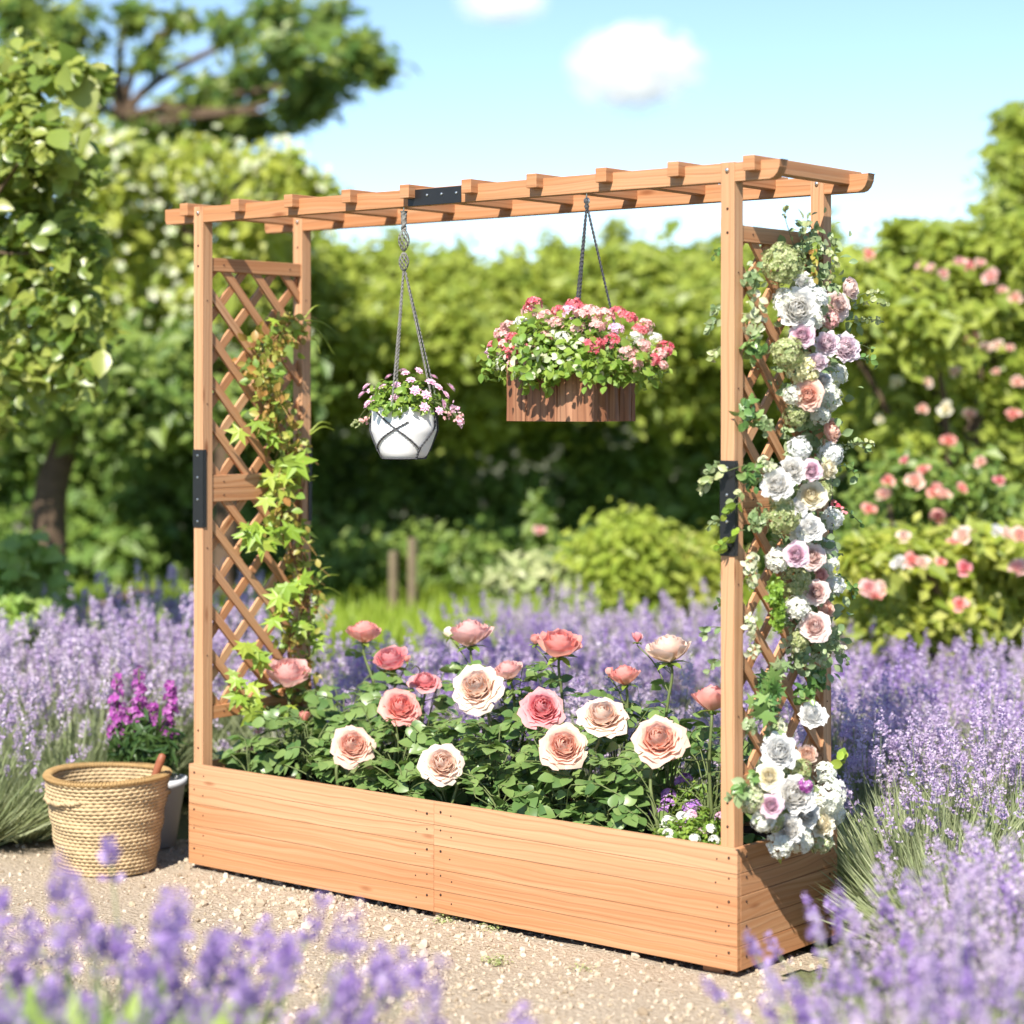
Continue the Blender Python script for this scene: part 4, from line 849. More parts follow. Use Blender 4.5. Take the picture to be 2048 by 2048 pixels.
for u, v, r, mt, n, ls, st in ((1510, 640, 30, 'whiteleaf', 60, .020, (1, .8, 2.0)), (1505, 560, 24, 'sage', 50, .018, (1, .8, 1.8)), (1507, 697, 22, 'ivy', 40, .026, (1, 1, 1)), (1501, 829, 26, 'ivy', 46, .026, (1, 1, 1.2)), (1530, 850, 20, 'sage', 30, .02, (1, 1, 1)), (1500, 955, 24, 'ivy', 46, .024, (1, 1, 1.3)), (1515, 1040, 22, 'sage', 46, .022, (1, 1, 1.4)), (1530, 930, 22, 'whiteleaf', 36, .018, (1, 1, 1)), (1505, 1140, 24, 'whiteleaf', 60, .017, (.6, .6, 1.8)), (1500, 1250, 20, 'whiteleaf', 50, .016, (.6, .6, 1.8)), (1552, 1190, 24, 'moss', 260, .012, (.8, .8, 1.5)), (1556, 1235, 20, 'moss', 240, .012, (.8, .8, 1.7))):
    p = gpt(u, v, .02 if u < 1520 else .05); puff(garland, 'trailing_moss' if mt == 'moss' else 'leaf_cluster', p, px2(p, r), mt, n, ls, LEAF, gar, st)
# sprigs peeping out behind the post and curling over the black plate
for (a, b_, mt, n) in (((1450, 500), (1425, 512), 'ivy', 9), ((1450, 640), (1418, 660), 'sage', 14), ((1455, 610), (1422, 625), 'sage', 12), ((1450, 700), (1425, 720), 'filler', 12), ((1450, 950), (1400, 985), 'filler', 16), ((1452, 930), (1412, 950), 'sage', 12), ((1450, 1040), (1410, 1060), 'sage', 12), ((1452, 1200), (1424, 1215), 'ivy', 12), ((1452, 1255), (1415, 1275), 'sage', 12), ((1452, 1330), (1418, 1345), 'sage', 10)):
    A = atX(*a, XR - .02); B = atX(*b_, XR - .05); sprig(garland, 'sprig', A, B, mt, .020, n, gar)
for a, b_ in (((1490, 930), (1400, 972)), ((1488, 1000), (1445, 1040)), ((1485, 985), (1450, 1018)), ((1470, 1075), (1435, 1100)), ((1490, 1060), (1448, 1092))):
    A = atY(*a, T_ - .012); B = atY(*b_, T_ - .03); sprig(garland, 'sprig', A, B, 'vineleaf' if b_[1] > 1030 else 'filler', .026, 9, gar, tm=LEAF)
# ivy on the lower lattice
ivo = np.array([GX, .25, .30]); ivy = thing('ivy_vine', 'dark green ivy with pale bracts climbing the lower lattice beneath the garland', 'climbing plant', ivo)
sp = smoothpath([ivo + [0, -.05, 0]] + [gpt(u, v, .01) for u, v in ((1560, 1500), (1545, 1430), (1535, 1380), (1560, 1320), (1590, 1290), (1610, 1340), (1640, 1380))], 40); build('stem', [tube(sp - ivo, .003, 5)], 'vinestem', ivy, smooth=True)
for u, v, r, mt, n, ls, tm in ((1538, 1370, 26, 'ivy', 26, .040, LOBED), (1533, 1410, 26, 'ivy', 26, .042, LOBED), (1555, 1335, 18, 'sage', 20, .03, LOBED), (1586, 1291, 24, 'whiteleaf', 70, .016, LEAF), (1600, 1320, 22, 'sage', 50, .02, LEAF), (1632, 1360, 24, 'ivy', 40, .026, LEAF), (1610, 1390, 20, 'ivy', 30, .024, LEAF), (1640, 1320, 22, 'whiteleaf', 60, .014, LEAF), (1550, 1450, 20, 'whiteleaf', 30, .02, LEAF), (1545, 1475, 18, 'sage', 30, .02, LEAF), (1500, 1450, 18, 'sage', 30, .018, LEAF), (1508, 1300, 18, 'whiteleaf', 40, .014, LEAF)):
    p = gpt(u, v, .025); puff(ivy, 'leaf_cluster', p, px2(p, r), mt, n, ls, tm, ivo)
p = gpt(1626, 1428, .05); n = tocam(p) + UP * .6 + RIGHT * .2; put_bloom(ivy, p, n / np.linalg.norm(n), px2(p, 38), 'peony', 2, 'p_blue', 'ruffled_flower', ivo)
# the bouquet at the planter's right end
bqo = gpt(1585, 1600, .03); bouquet = thing('flower_bouquet', 'round bouquet of white hydrangea and cream roses hanging over the planter end', 'bouquet', bqo)
puff(bouquet, 'leaves', gpt(1580, 1600, .03), px2(bqo, 85), 'sage', 420, .026, LEAF, bqo, (.5, 1, 1))
for i, (u, v, r, kd, mt, o_, sd) in enumerate(((1560, 1503, 40, 'peony', 'p_blue', .06, 0), (1615, 1508, 24, 'cup', 'p_cream', .07, .2), (1538, 1551, 28, 'rose', 'p_butter', .11, 0), (1542, 1609, 25, 'rose', 'p_mauve', .12, -.1), (1590, 1588, 44, 'peony', 'p_white', .10, .1), (1578, 1656, 33, 'peony', 'p_white', .10, 0), (1646, 1646, 29, 'peony', 'p_butter', .09, .3), (1612, 1628, 30, 'peony', 'p_white', .10, .1))):
    p = gpt(u, v, o_); n = tocam(p) + RIGHT * sd + UP * .3 + rng.normal(0, .1, 3); put_bloom(bouquet, p, n / np.linalg.norm(n), px2(p, r) * 1.22, kd, i % 4, mt, 'peony' if kd == 'peony' else 'rose', bqo)
for u, v, r, mt, o_, fs in ((1650, 1590, 40, 'whitebloom', .08, .22), (1501, 1598, 26, 'whiteleaf', .07, .26), (1600, 1680, 26, 'whitebloom', .08, .25), (1611, 1571, 14, 'magenta', .12, .4), (1600, 1540, 24, 'filler', .07, .22), (1540, 1640, 26, 'filler', .07, .22), (1650, 1545, 22, 'whitebloom', .06, .25), (1520, 1575, 18, 'filler', .06, .26), (1560, 1690, 26, 'whitebloom', .08, .25), (1640, 1680, 26, 'whiteleaf', .07, .25), (1665, 1625, 26, 'whitebloom', .07, .24), (1525, 1640, 24, 'whitebloom', .08, .26)):
    p = gpt(u, v, o_); ball(bouquet, 'berry_sprig' if mt == 'magenta' else 'hydrangea', p, px2(p, r), mt, 130 if mt != 'magenta' else 40, FLORET4, fs, origin=bqo)
for a, b_, mt, ls, n in (((1520, 1550), (1478, 1575), 'ivy', .030, 14), ((1510, 1560), (1462, 1600), 'sage', .034, 9), ((1650, 1530), (1690, 1520), 'vineleaf', .034, 6), ((1560, 1680), (1558, 1715), 'vinedark', .018, 8), ((1615, 1680), (1628, 1705), 'filler', .016, 8)):
    sprig(bouquet, 'sprig', gpt(*a, .07), gpt(*b_, .07), mt, ls, n, bqo)
# ------------------------------------------------------------------ seagrass basket and its trowel
BD = 6.47; bc = atd(203 * K, 1640 * K, BD); bc[2] = GZ + .004; qb = lambda px: sz(px, BD)
basket = thing('woven_basket', 'round woven seagrass basket standing on the gravel left of the planter', 'basket', bc)
zr_ = atd(203 * K, 1462 * K, BD)[2] - bc[2]; rb, rt = qb(84), qb(113); rows = 25; seg = 180
def wall(off, ph):
    V = []; th = np.linspace(0, 2 * PI, seg, endpoint=False)
    R_ = []; Z_ = []
    nz = rows * 5; zz = np.linspace(0, 1, nz + 1)
    t = zz[:, None]; base_r = rb + (rt - rb) * t ** .85
    row = np.floor(t * rows * .9999); fr = t * rows - row
    wv = np.sin(th[None] * 52 + PI * row + .35 * np.sin(row * 2.3))
    r = base_r + off + .0052 * np.sin(PI * fr) * (1 + .85 * wv) + .0022 * np.sin(3 * th[None] + row)
    z = t * zr_ + .0022 * wv * np.sin(PI * fr) + .003 * np.sin(2 * th[None] + 1) * t
    V = np.stack([r * np.cos(th), r * np.sin(th), z + 0 * r], -1).reshape(-1, 3); i = np.arange(nz)[:, None] * seg; j = np.arange(seg)[None]; k_ = (j + 1) % seg
    return dict(V=V, F=np.stack([i + j, i + k_, i + seg + k_, i + seg + j], -1).reshape(-1, 4)[:, ::ph])
build('basket_body', [wall(0, 1), wall(-.014, -1), lathe([(.001, .006), (rb, .006)], 40)], 'basket', basket, smooth=True)
a = np.linspace(0, 2 * PI, 90); wob = .003 * np.sin(2 * a + 1)
rim = [tube(np.stack([(rt + o_) * np.cos(a), (rt + o_) * np.sin(a), zr_ + dz + wob], -1), .0070, 8) for o_, dz in ((.003, .002), (-.009, .003))]
for i in range(110):
    t = i * 2 * PI / 110; c = np.array([(rt - .003) * math.cos(t), (rt - .003) * math.sin(t), zr_ + .003 + .003 * math.sin(2 * t + 1)]); e = np.array([math.cos(t), math.sin(t), 0]); tg = np.array([-math.sin(t), math.cos(t), 0]); s_ = np.linspace(0, 2 * PI, 9)
    rim.append(tube(c + np.outer(np.cos(s_) * .0140, e) + np.outer(np.sin(s_) * .0088, UP) + np.outer(s_ / 2 / PI * .006, tg), .0016, 4))
build('basket_rim', rim, 'rim', basket, smooth=True)
la = math.atan2(tocam(bc)[1], tocam(bc)[0])
for da, nm in ((-62, 'handle'), (118, 'handle')):
    aa = la + math.radians(da) + np.linspace(-.75, .75, 24); bul = np.cos(np.linspace(-PI / 2, PI / 2, 24)); rr = rt - .016 + .020 * bul ** .5
    P = np.stack([rr * np.cos(aa), rr * np.sin(aa), zr_ - .062 + .012 * (1 - bul)], -1); build(nm, braid(P, .0055, 32) + [tube(P, .006, 6)], 'basket', basket, smooth=True)
A = atd(291 * K, 1466 * K, BD - .06); B = atd(307 * K, 1424 * K, BD - .06); dv = (B - A) / np.linalg.norm(B - A); A0 = A - dv * .03
trowel = thing('garden_trowel', 'garden trowel with red brown wooden handle leaning inside the basket', 'trowel', A0)
P = np.array([A0 + dv * t for t in (0, .01, .04, .08, .10, .105)]) - A0; build('handle', [tube(P, [.009, .0115, .0105, .0125, .011, .004], 10)], 'handle', trowel, smooth=True)
tip = A0 - dv * .20; sd = np.cross(dv, tocam(A)); sd /= np.linalg.norm(sd); fw = np.cross(sd, dv); V = []; rows_ = [(.06, .030), (.10, .036), (.15, .030), (.19, .010), (.20, .002)]
for t, w2 in rows_:
    for s in (-1, -.5, 0, .5, 1): V.append(-dv * t + sd * s * w2 + fw * .012 * s * s)
Fq = [(5 * i + j, 5 * i + j + 1, 5 * i + j + 6, 5 * i + j + 5) for i in range(4) for j in range(4)]
build('blade', [dict(V=np.array(V), F=np.array(Fq)), tube(np.array([[0, 0, 0], -dv * .03, -dv * .065]), [.006, .005, .006], 8)], 'steel', trowel, smooth=True)
# ------------------------------------------------------------------ purple stock in a pale pot behind the basket
SD = 6.85; so = atd(272 * K, 1600 * K, SD); so[2] = GZ + .004
gp_ = thing('pale_pot', 'pale grey plastic pot mostly hidden behind the basket', 'flower pot', W(304, 6.80, GZ + .004)); build('pot_body', [lathe([(.001, 0), (.045, 0), (.075, .19), (.082, .195), (.082, .215), (.074, .215), (.066, .16), (.001, .16)], 32)], 'greypot', gp_, smooth=True); build('soil', [lathe([(.001, .17), (.070, .172)], 20)], 'soil', gp_)
stock = thing('purple_stock_plant', 'stock plant with three magenta purple flower spikes behind the basket', 'flowering plant', so)
zq = lambda v: atd(272 * K, v * K, SD)[2] - so[2]
m = 1300; d = unit(m); P = np.array([0, 0, zq(1410)]) + d * np.array([sz(78, SD), sz(60, SD), sz(62, SD)]) * rng.uniform(.3, 1, (m, 1)); build('leaves', [scatter(NARROW, P, frames(d + rng.normal(0, .5, (m, 3))), rng.uniform(.04, .075, m))], 'deepleaf', stock)
stems = []
for (u, v0, v1, w_) in ((220, 1275, 1395, 26), (262, 1262, 1410, 30), (322, 1283, 1385, 24), (240, 1340, 1420, 26), (290, 1330, 1430, 22), (318, 1380, 1420, 14)):
    top = atd(u * K, v0 * K, SD) - so; bot = atd((u + rng.normal(0, 3)) * K, v1 * K, SD) - so; stems.append(tube(smoothpath([[rng.normal(0, .03), rng.normal(0, .03), .0], (bot * .7), bot, top], 12), .0025, 5))
    m = int(70 * (v1 - v0) / 100); t = rng.uniform(0, 1, m); d = unit(m); d[:, 2] *= .4; c = bot + (top - bot) * t[:, None] + d * sz(w_, SD) * .72 * (1.15 - .75 * t[:, None]); build('flower_spike', [scatter(FLORET4, c, frames(d + [0, 0, .3] + rng.normal(0, .2, (m, 3))), rng.uniform(.010, .017, m))], 'magenta', stock)
build('stem', stems, 'rosestem', stock)
# ------------------------------------------------------------------ lavender
def lavender_mesh(seed, R0=.34, H0=.50, ns=150, spk=.075, nb=520, fat=1., spread=.55):
    global rng
    keep, rng = rng, np.random.default_rng(seed)
    st, P, R, S_ = [], [], [], []
    for i in range(ns):
        a = rng.uniform(0, 2 * PI); q = math.sqrt(rng.uniform(0, 1)); b0 = np.array([math.cos(a), math.sin(a), 0]) * q * R0 * .30
        lean = q * spread + rng.normal(0, .09); L = H0 * rng.uniform(.70, 1.15) * (1 - .10 * q); d = np.array([math.cos(a) * math.sin(lean), math.sin(a) * math.sin(lean), math.cos(lean)])
        tip = b0 + d * L + np.array([0, 0, -.02 * q]); mid = b0 + d * L * .5 + np.array([0, 0, .04 * q]); path = np.array([b0, mid, tip]); st.append(tube(path, np.array([.0017, .0014, .0011]) * (fat if fat < 1.5 else 2.2), 3))
        dd = (tip - mid); dd /= np.linalg.norm(dd); sl = spk * rng.uniform(.6, 1.35); nw = 9
        X = np.cross(dd, [.3, .5, .1]); X /= np.linalg.norm(X); Yv = np.cross(dd, X)
        for w_ in range(nw):
            t = w_ / (nw - 1); k_ = 5 if w_ else 3; rr = (.0095 if w_ < nw - 1 else .004) * (1 - .45 * t) * rng.uniform(.85, 1.2) * fat; ph = rng.uniform(0, 6)
            zc = tip - dd * sl * .15 + dd * sl * (t if w_ else -.35)
            for j in range(k_):
                aa = ph + j * 2 * PI / k_; o_ = X * math.cos(aa) + Yv * math.sin(aa); ly = o_ * .8 + dd * .65 + rng.normal(0, .28, 3); ly /= np.linalg.norm(ly); xx = np.cross(ly, o_ + rng.normal(0, .3, 3)); xx /= np.linalg.norm(xx)
                P.append(zc + o_ * rr * .35 + dd * rng.normal(0, sl / nw * .45)); R.append(np.stack([xx, ly, np.cross(xx, ly)], -1)); S_.append(rr * rng.uniform(1.0, 1.75))
    bl = scatter((np.array([[0, 0, 0], [.42, .55, .12], [0, 1, 0], [-.42, .55, .12]]), np.array([[0, 1, 2, 3]])), np.array(P), np.array(R), np.array(S_))
    P, R, S_ = [], [], []
    for i in range(nb):
        a = rng.uniform(0, 2 * PI); q = math.sqrt(rng.uniform(0, 1)); lean = q * (spread + .3) + rng.normal(0, .12); d = np.array([math.cos(a) * math.sin(lean), math.sin(a) * math.sin(lean), math.cos(lean)]); b0 = np.array([math.cos(a), math.sin(a), 0]) * q * R0 * .35 + d * H0 * rng.uniform(0, .38)
        x = np.cross(d, unit(1)[0]); x /= np.linalg.norm(x); P.append(b0); R.append(np.stack([x, d, np.cross(x, d)], -1)); S_.append(H0 * rng.uniform(.26, .55))
    fo = scatter((BLADE[0] * np.array([.5, 1, 1]), BLADE[1]), np.array(P), np.array(R), np.array(S_)); rng = keep
    return st, bl, fo
def lav_proto(seed, mat='lav', **kw):
    st, bl, fo = lavender_mesh(seed, **kw); t = thing('lavender_bush', 'x', 'lavender')
    a = build('foliage', st + [fo], 'lavleaf', t); b_ = build('blossoms', [bl], mat, t); return t
PROT = {'mid': [lav_proto(i, mat='lavdeep' if i == 2 else 'lav', ns=64, nb=1700, fat=1.15, H0=.53) for i in (1, 2, 3, 4)], 'sparse': [lav_proto(21, ns=18, nb=2800, H0=.50, spread=.75), lav_proto(22, ns=28, nb=2600, H0=.48, spread=.75)],
        'big': [lav_proto(i, mat='lavdeep', ns=19, spk=.095, H0=.62, nb=700, fat=1.75, spread=.50) for i in (31, 32, 33)]}
used = set()
def put_lav(kind, p, sc, label, group, zs=1.):
    pr_ = random.choice(PROT[kind])
    if pr_.name not in used: o = pr_; used.add(pr_.name)
    else: o = clone(pr_)
    o.location = tuple(p); o.rotation_euler = (rng.normal(0, .05), rng.normal(0, .05), rng.uniform(0, 6.28)); o.scale = (sc, sc, sc * zs); o['label'] = label; o['group'] = group; return o
def blocked(p, m=.22):
    return (-m < p[0] < L_ + m and -m < p[1] < W_ + m) or math.hypot(p[0] - basket.location.x, p[1] - basket.location.y) < .42 or math.hypot(p[0] - so[0], p[1] - so[1]) < .40
def row(kind, us, d, sc, label, group, jit=.10, zs=1.):
    for u in us:
        p = W(u + rng.normal(0, 14), d + rng.normal(0, jit), GZ)
        if not blocked(p): put_lav(kind, p, sc * rng.uniform(.88, 1.12), label, group, zs)
LB = 'pale purple lavender bush in the blurred bed behind the basket'; LG = 'lavender in the bed behind the basket'
for d, us in ((7.15, (-40, 60, 160)), (7.6, (-60, 40, 150, 260, 350)), (8.1, (-30, 70, 170, 270, 370)), (8.7, (0, 100, 200, 300, 390, 470)), (9.3, (140, 340, 430))): row('mid', us, d, 1.0 + (d - 7) * .04, LB, LG)
SB0 = 'grey green lavender mound with few flowers beside the planter end'
MB = 'purple lavender bush in the blurred bed seen between the posts behind the roses'; MG = 'lavender in the bed behind the planter'
for d, us in ((7.3, (560, 660, 760)), (6.9, (800, 900, 1000, 1100)), (6.5, (1080, 1190, 1300)), (7.7, (580, 680, 780, 870, 960, 1060, 1160, 1260, 1360)), (8.2, (840, 940, 1040, 1140, 1240, 1340)), (9.0, (900, 990, 1080, 1170, 1260, 1350)), (9.8, (1000, 1090, 1180, 1270, 1360))): row('mid', us, d, .94, MB, MG, zs=.95)
row('sparse', (1560, 1690, 1830, 1960), 6.9, .9, SB0, 'grey lavender mounds right of the planter', .1)
RB = 'purple lavender bush in the sharp drift right of the planter'; RG2 = 'lavender in the drift right of the planter'
for d, us in ((6.2, (1640, 1760, 1880, 1990)), (6.7, (1560, 1660, 1770, 1870, 1970)), (7.2, (1480, 1590, 1690, 1790, 1890, 1990)), (7.8, (1420, 1520, 1620, 1720, 1820, 1920, 2000)), (8.4, (1500, 1600, 1700, 1800, 1900))): row('mid', us, d, .92, RB, RG2, zs=.92)
SB = 'grey green lavender mound with few flowers beside the planter end'; row('sparse', (1725, 1820, 1930), 5.75, .95, SB, 'grey lavender mounds right of the planter', .05); row('sparse', (1800, 1910), 5.35, .80, SB, 'grey lavender mounds right of the planter', .05)
row('sparse', (-60, 30, 120), 6.85, .85, 'grey green lavender foot with few flowers left of the basket', 'grey lavender mounds behind the basket', .04)
FB = 'soft purple lavender bush close to the camera at lower right'; FG = 'foreground lavender at lower right'
for kd, d, us, sc in (('mid', 4.75, (1940, 2020), .80), ('mid', 4.45, (1830, 1930, 2010), .78), ('mid', 4.15, (1780, 1900, 2000), .76), ('big', 4.2, (1700,), .66), ('big', 3.85, (1690, 1800), .74), ('mid', 3.8, (1860, 1960), .74), ('big', 3.45, (1740, 1880), .72), ('sparse', 3.6, (1700, 1800, 1920), .85), ('sparse', 3.2, (1640, 1760, 1880), .92)): row(kd, us, d, sc, FB, FG, .04)
QB = 'strongly blurred lavender bush close to the camera at lower left'; QG = 'foreground lavender at lower left'
for d, us, sc in ((3.6, (0, 150, 300), .91), (3.45, (80, 250, 470), .88), (3.3, (580,), .80), (3.2, (-40, 180, 390), .82), (3.0, (300, 520, 740), .74), (2.9, (130, 900), .72)): row('big', us, d, sc, QB, QG, .05)
for u, d, hgt in ((40, 3.1, .62), (150, 3.3, .55), (260, 3.15, .60), (90, 2.9, .68), (300, 2.85, .66), (-30, 3.2, .60)):
    b_ = W(u, d, GZ); n = 300; P, Rr, Sc = [], [], []
    for i in range(n):
        a = rng.uniform(0, 2 * PI); q = math.sqrt(rng.uniform(0, 1)); ln = q * .6; dv_ = np.array([math.cos(a) * math.sin(ln), math.sin(a) * math.sin(ln), math.cos(ln)]); x = np.cross(dv_, unit(1)[0]); x /= np.linalg.norm(x); P.append(np.array([math.cos(a), math.sin(a), 0]) * q * .10 + dv_ * hgt * rng.uniform(.0, .55)); Rr.append(np.stack([x, dv_, np.cross(x, dv_)], -1)); Sc.append(hgt * rng.uniform(.16, .42))
    t = thing('leafy_plant', 'blurred fresh green leafy clump below the lavender at the lower left corner', 'plant', b_, 'green clumps in the lower left foreground'); build('leaves', [scatter(NARROW, np.array(P), np.array(Rr), np.array(Sc))], 'freshleaf', t, smooth=True)
# ------------------------------------------------------------------ shrubs, hedge and trees
def clumps(spec, per, leaf=RHOMB, ls=.06, upb=.35, jit=.5, shell=.55, front=0.):
    """spec: (centre, radii, count factor); leaves set through each clump's volume, denser outward"""
    P, Nn, S_ = [], [], []
    for c, r, f in spec:
        n = int(per * f); d = unit(n); q = np.minimum(np.abs(rng.normal(0, .62, (n, 1))), 1.6) ** .85; lump = 1 + .22 * np.sin(d[:, :1] * 5 + c[0] * 3) * np.sin(d[:, 1:2] * 6 + c[1] * 5) + .15 * np.sin(d[:, 2:] * 9 + c[2] * 7)
        P.append(np.array(c) + d * np.array(r) * q * lump); Nn.append(d * .45 + UP * upb * .4 + np.array(SUN) * .75 + rng.normal(0, jit, (n, 3))); S_.append(ls * rng.lognormal(-.05, .32, n))
    P, Nn, S_ = np.concatenate(P), np.concatenate(Nn), np.concatenate(S_); ok = P[:, 2] > GZ + .01
    return scatter(leaf, P[ok], frames(Nn[ok]), S_[ok])
def limbs(base, tips, r0, mi=0, fork=.45, at=None):
    ch = []; org = base
    if at is not None:
        at = np.array(at); ch.append(tube(smoothpath([base, base * .5 + at * .5 + [.04, .03, 0], at], 10) - base, np.linspace(r0 * 1.8, r0, 10), 9))
    for t in tips:
        base = at if at is not None else org
        t = np.array(t); m1 = base + (t - base) * np.array([.15, .15, fork]) + rng.normal(0, .05, 3); m2 = base + (t - base) * np.array([.6, .6, .8]) + rng.normal(0, .08, 3); p = smoothpath([base, m1, m2, t], 14); ch.append(tube(p - org, np.linspace(r0, r0 * .18, 14), 7))
    return ch
def plant(name, label, cat, base, spec, per, leafmat_, ls, leaf=RHOMB, trunk=None, group=None, r0=.05, part='foliage', at=None, **kw):
    t = thing(name, label, cat, base, group); c = clumps(spec, per, leaf, ls, **kw); c['V'] = c['V'] - np.array(base); build(part, [c], leafmat_, t, smooth=leaf is not RHOMB)
    if trunk is not None: build('trunk', limbs(np.array(base), trunk, r0, at=at), 'bark', t, smooth=True)
    return t
def sp(u, v, d, ru, rv=None, f=1.):
    """clump at pixel (1932 scale) with pixel radii"""
    k_ = K / F * d; return (atd(u * K, v * K, d), (ru * k_, ru * k_, (rv or ru) * k_), f)
# --- the tall hedge across the back: leafy tops over a shaded, bare-stemmed foot
hb = W(950, 14.5, GZ)
spec = []
for i, u in enumerate(range(160, 2080, 38)):
    top = 500 + 16 * math.sin(i * 1.1) + rng.normal(0, 16) - (16 if 1150 < u < 1360 else 0) + (22 if 900 < u < 1000 else 0)
    spec += [sp(u + rng.normal(0, 12), top + 50, 14.0 + rng.normal(0, .3), 56, 66, .75), sp(u + rng.normal(0, 16), top + 120, 13.5 + rng.normal(0, .3), 70, 80, .95), sp(u + rng.normal(0, 16), top + 215, 13.7 + rng.normal(0, .3), 68, 80, .75), sp(u + rng.normal(0, 14), top - 5 + rng.normal(0, 12), 14.2, 14, 52, .08), sp(u + rng.normal(0, 14), top + 10, 14.2, 26, 40, .14)]
hedge = thing('hedge', 'tall yellow green hedge across the back of the garden', 'hedge', hb)
c = clumps(spec, 1150, RHOMB, .085, upb=.45); c['V'] = c['V'] - hb; build('foliage', [c], 'hedge', hedge)
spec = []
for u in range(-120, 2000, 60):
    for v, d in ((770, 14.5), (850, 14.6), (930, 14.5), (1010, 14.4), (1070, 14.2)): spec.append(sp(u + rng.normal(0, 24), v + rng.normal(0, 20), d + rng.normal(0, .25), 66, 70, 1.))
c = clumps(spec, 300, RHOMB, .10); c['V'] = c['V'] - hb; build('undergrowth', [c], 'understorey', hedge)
# --- upper left tree with open limbs
tb = W(235, 16.5, GZ); T16 = lambda u, v, ru, rv=None, f=1.: sp(u, v, 16.5 + rng.normal(0, .4), ru, rv, f)
spec = [T16(40, 30, 100, 70, 1.3), T16(130, 60, 70, 60, .9), T16(60, 110, 90, 70, 1.1), T16(160, 170, 60, 60, .8), T16(300, 250, 70, 40, 1.1), T16(390, 200, 70, 55, 1.1), T16(470, 150, 80, 60, 1.1), T16(540, 100, 75, 55, .9), T16(600, 160, 70, 50, .9), T16(660, 110, 60, 45, .7), T16(715, 130, 40, 28, .4), T16(520, 30, 90, 50, .8), T16(620, 40, 50, 50, .6), T16(430, 60, 50, 30, .35), T16(340, 40, 45, 30, .3), T16(280, 110, 40, 34, .3), T16(250, 30, 40, 40, .35), T16(400, 270, 70, 40, .9), T16(330, 300, 60, 40, .8), T16(480, 240, 60, 40, .7), T16(560, 210, 50, 30, .5), T16(585, 215, 36, 24, .3), T16(260, 280, 60, 60, .9), T16(690, 80, 30, 24, .25)]
plant('garden_tree', 'tall dark green tree with open branches against the sky at upper left', 'tree', tb, spec, 480, 'treeleaf', .105, RHOMB, [s_[0] for s_ in spec[2::2]], r0=.05, shell=.9, at=atd(226 * K, 270 * K, 16.5))
# --- sunlit yellow green tree below it
tb = W(420, 13.0, GZ); T13 = lambda u, v, ru, rv=None, f=1.: sp(u, v, 12.6 + rng.normal(0, .35), ru, rv, f)
spec = [T13(170, 330, 60, 50, .8), T13(215, 300, 50, 40, .7), T13(150, 250, 40, 40, .4), T13(480, 320, 50, 34, 1.), T13(540, 335, 40, 34, .8), T13(430, 380, 60, 50, 1.), T13(500, 400, 60, 44, 1.), T13(560, 390, 40, 50, .8), T13(600, 365, 40, 24, .5), T13(330, 340, 70, 50, 1.1), T13(250, 330, 70, 60, 1.1), T13(380, 300, 40, 30, .5), T13(340, 430, 80, 70, 1.2), T13(250, 450, 80, 80, 1.2), T13(460, 480, 90, 70, 1.2), T13(540, 500, 60, 80, 1.), T13(400, 560, 90, 90, 1.1), T13(180, 400, 70, 80, 1.1), T13(500, 600, 80, 90, 1.), T13(290, 580, 80, 90, 1.1), T13(180, 560, 70, 90, 1.)]
lt = plant('lime_tree', 'bright yellow green tree with sunlit leaves behind the left trellis', 'tree', tb, spec, 620, 'limeleaf', .085, RHOMB, [s_[0] for s_ in spec[::3]], r0=.05, at=atd(400 * K, 620 * K, 13.0))
P, Q = [], []
for i in range(150):
    c, r, f = spec[rng.integers(0, len(spec))]; d_ = unit(1)[0]; d_[:2] -= FWD[:2] * .7; P.append(np.array(c) + d_ * np.array(r) * .85 - tb); Q.append(d_ + np.array(SUN))
build('blossoms', [scatter(FLORET, np.repeat(np.array(P), 3, 0) + rng.normal(0, .08, (450, 3)), frames(np.repeat(np.array(Q), 3, 0) + rng.normal(0, .6, (450, 3))), rng.uniform(.02, .045, 450))], 'whiteleaf', lt)
# --- big shrub at the left edge, near enough to show its leaves
D8 = 7.9; sb = W(-110, D8, GZ); S8 = lambda u, v, ru, rv=None, f=1., dd=0.: sp(u, v, D8 + dd + rng.normal(0, .15), ru, rv, f)
spec = [S8(50, 130, 60, 34, .8), S8(130, 135, 45, 24, .45), S8(165, 155, 22, 24, .2), S8(10, 170, 70, 60, 1.), S8(85, 100, 14, 26, .12), S8(60, 260, 70, 60, .9), S8(130, 330, 60, 40, .55), S8(20, 340, 80, 70, 1.2), S8(70, 430, 80, 70, 1.1), S8(140, 470, 60, 60, .7), S8(30, 540, 90, 80, 1.2), S8(120, 590, 80, 70, 1.), S8(60, 680, 90, 80, 1.1), S8(150, 690, 60, 60, .6), S8(-60, 300, 90, 120, 1.2), S8(-60, 520, 100, 120, 1.2), S8(-80, 700, 100, 120, 1.1), S8(-30, 790, 70, 60, .6), S8(-90, 850, 60, 90, .7)]
plant('tall_shrub', 'tall broad leaved shrub with sunlit arching shoots at the left edge', 'shrub', sb, spec, 520, 'climberleaf', .062, LEAF, [s_[0] for s_ in spec[:12]], r0=.012, upb=.55, jit=.55, at=atd(-70 * K, 520 * K, D8))
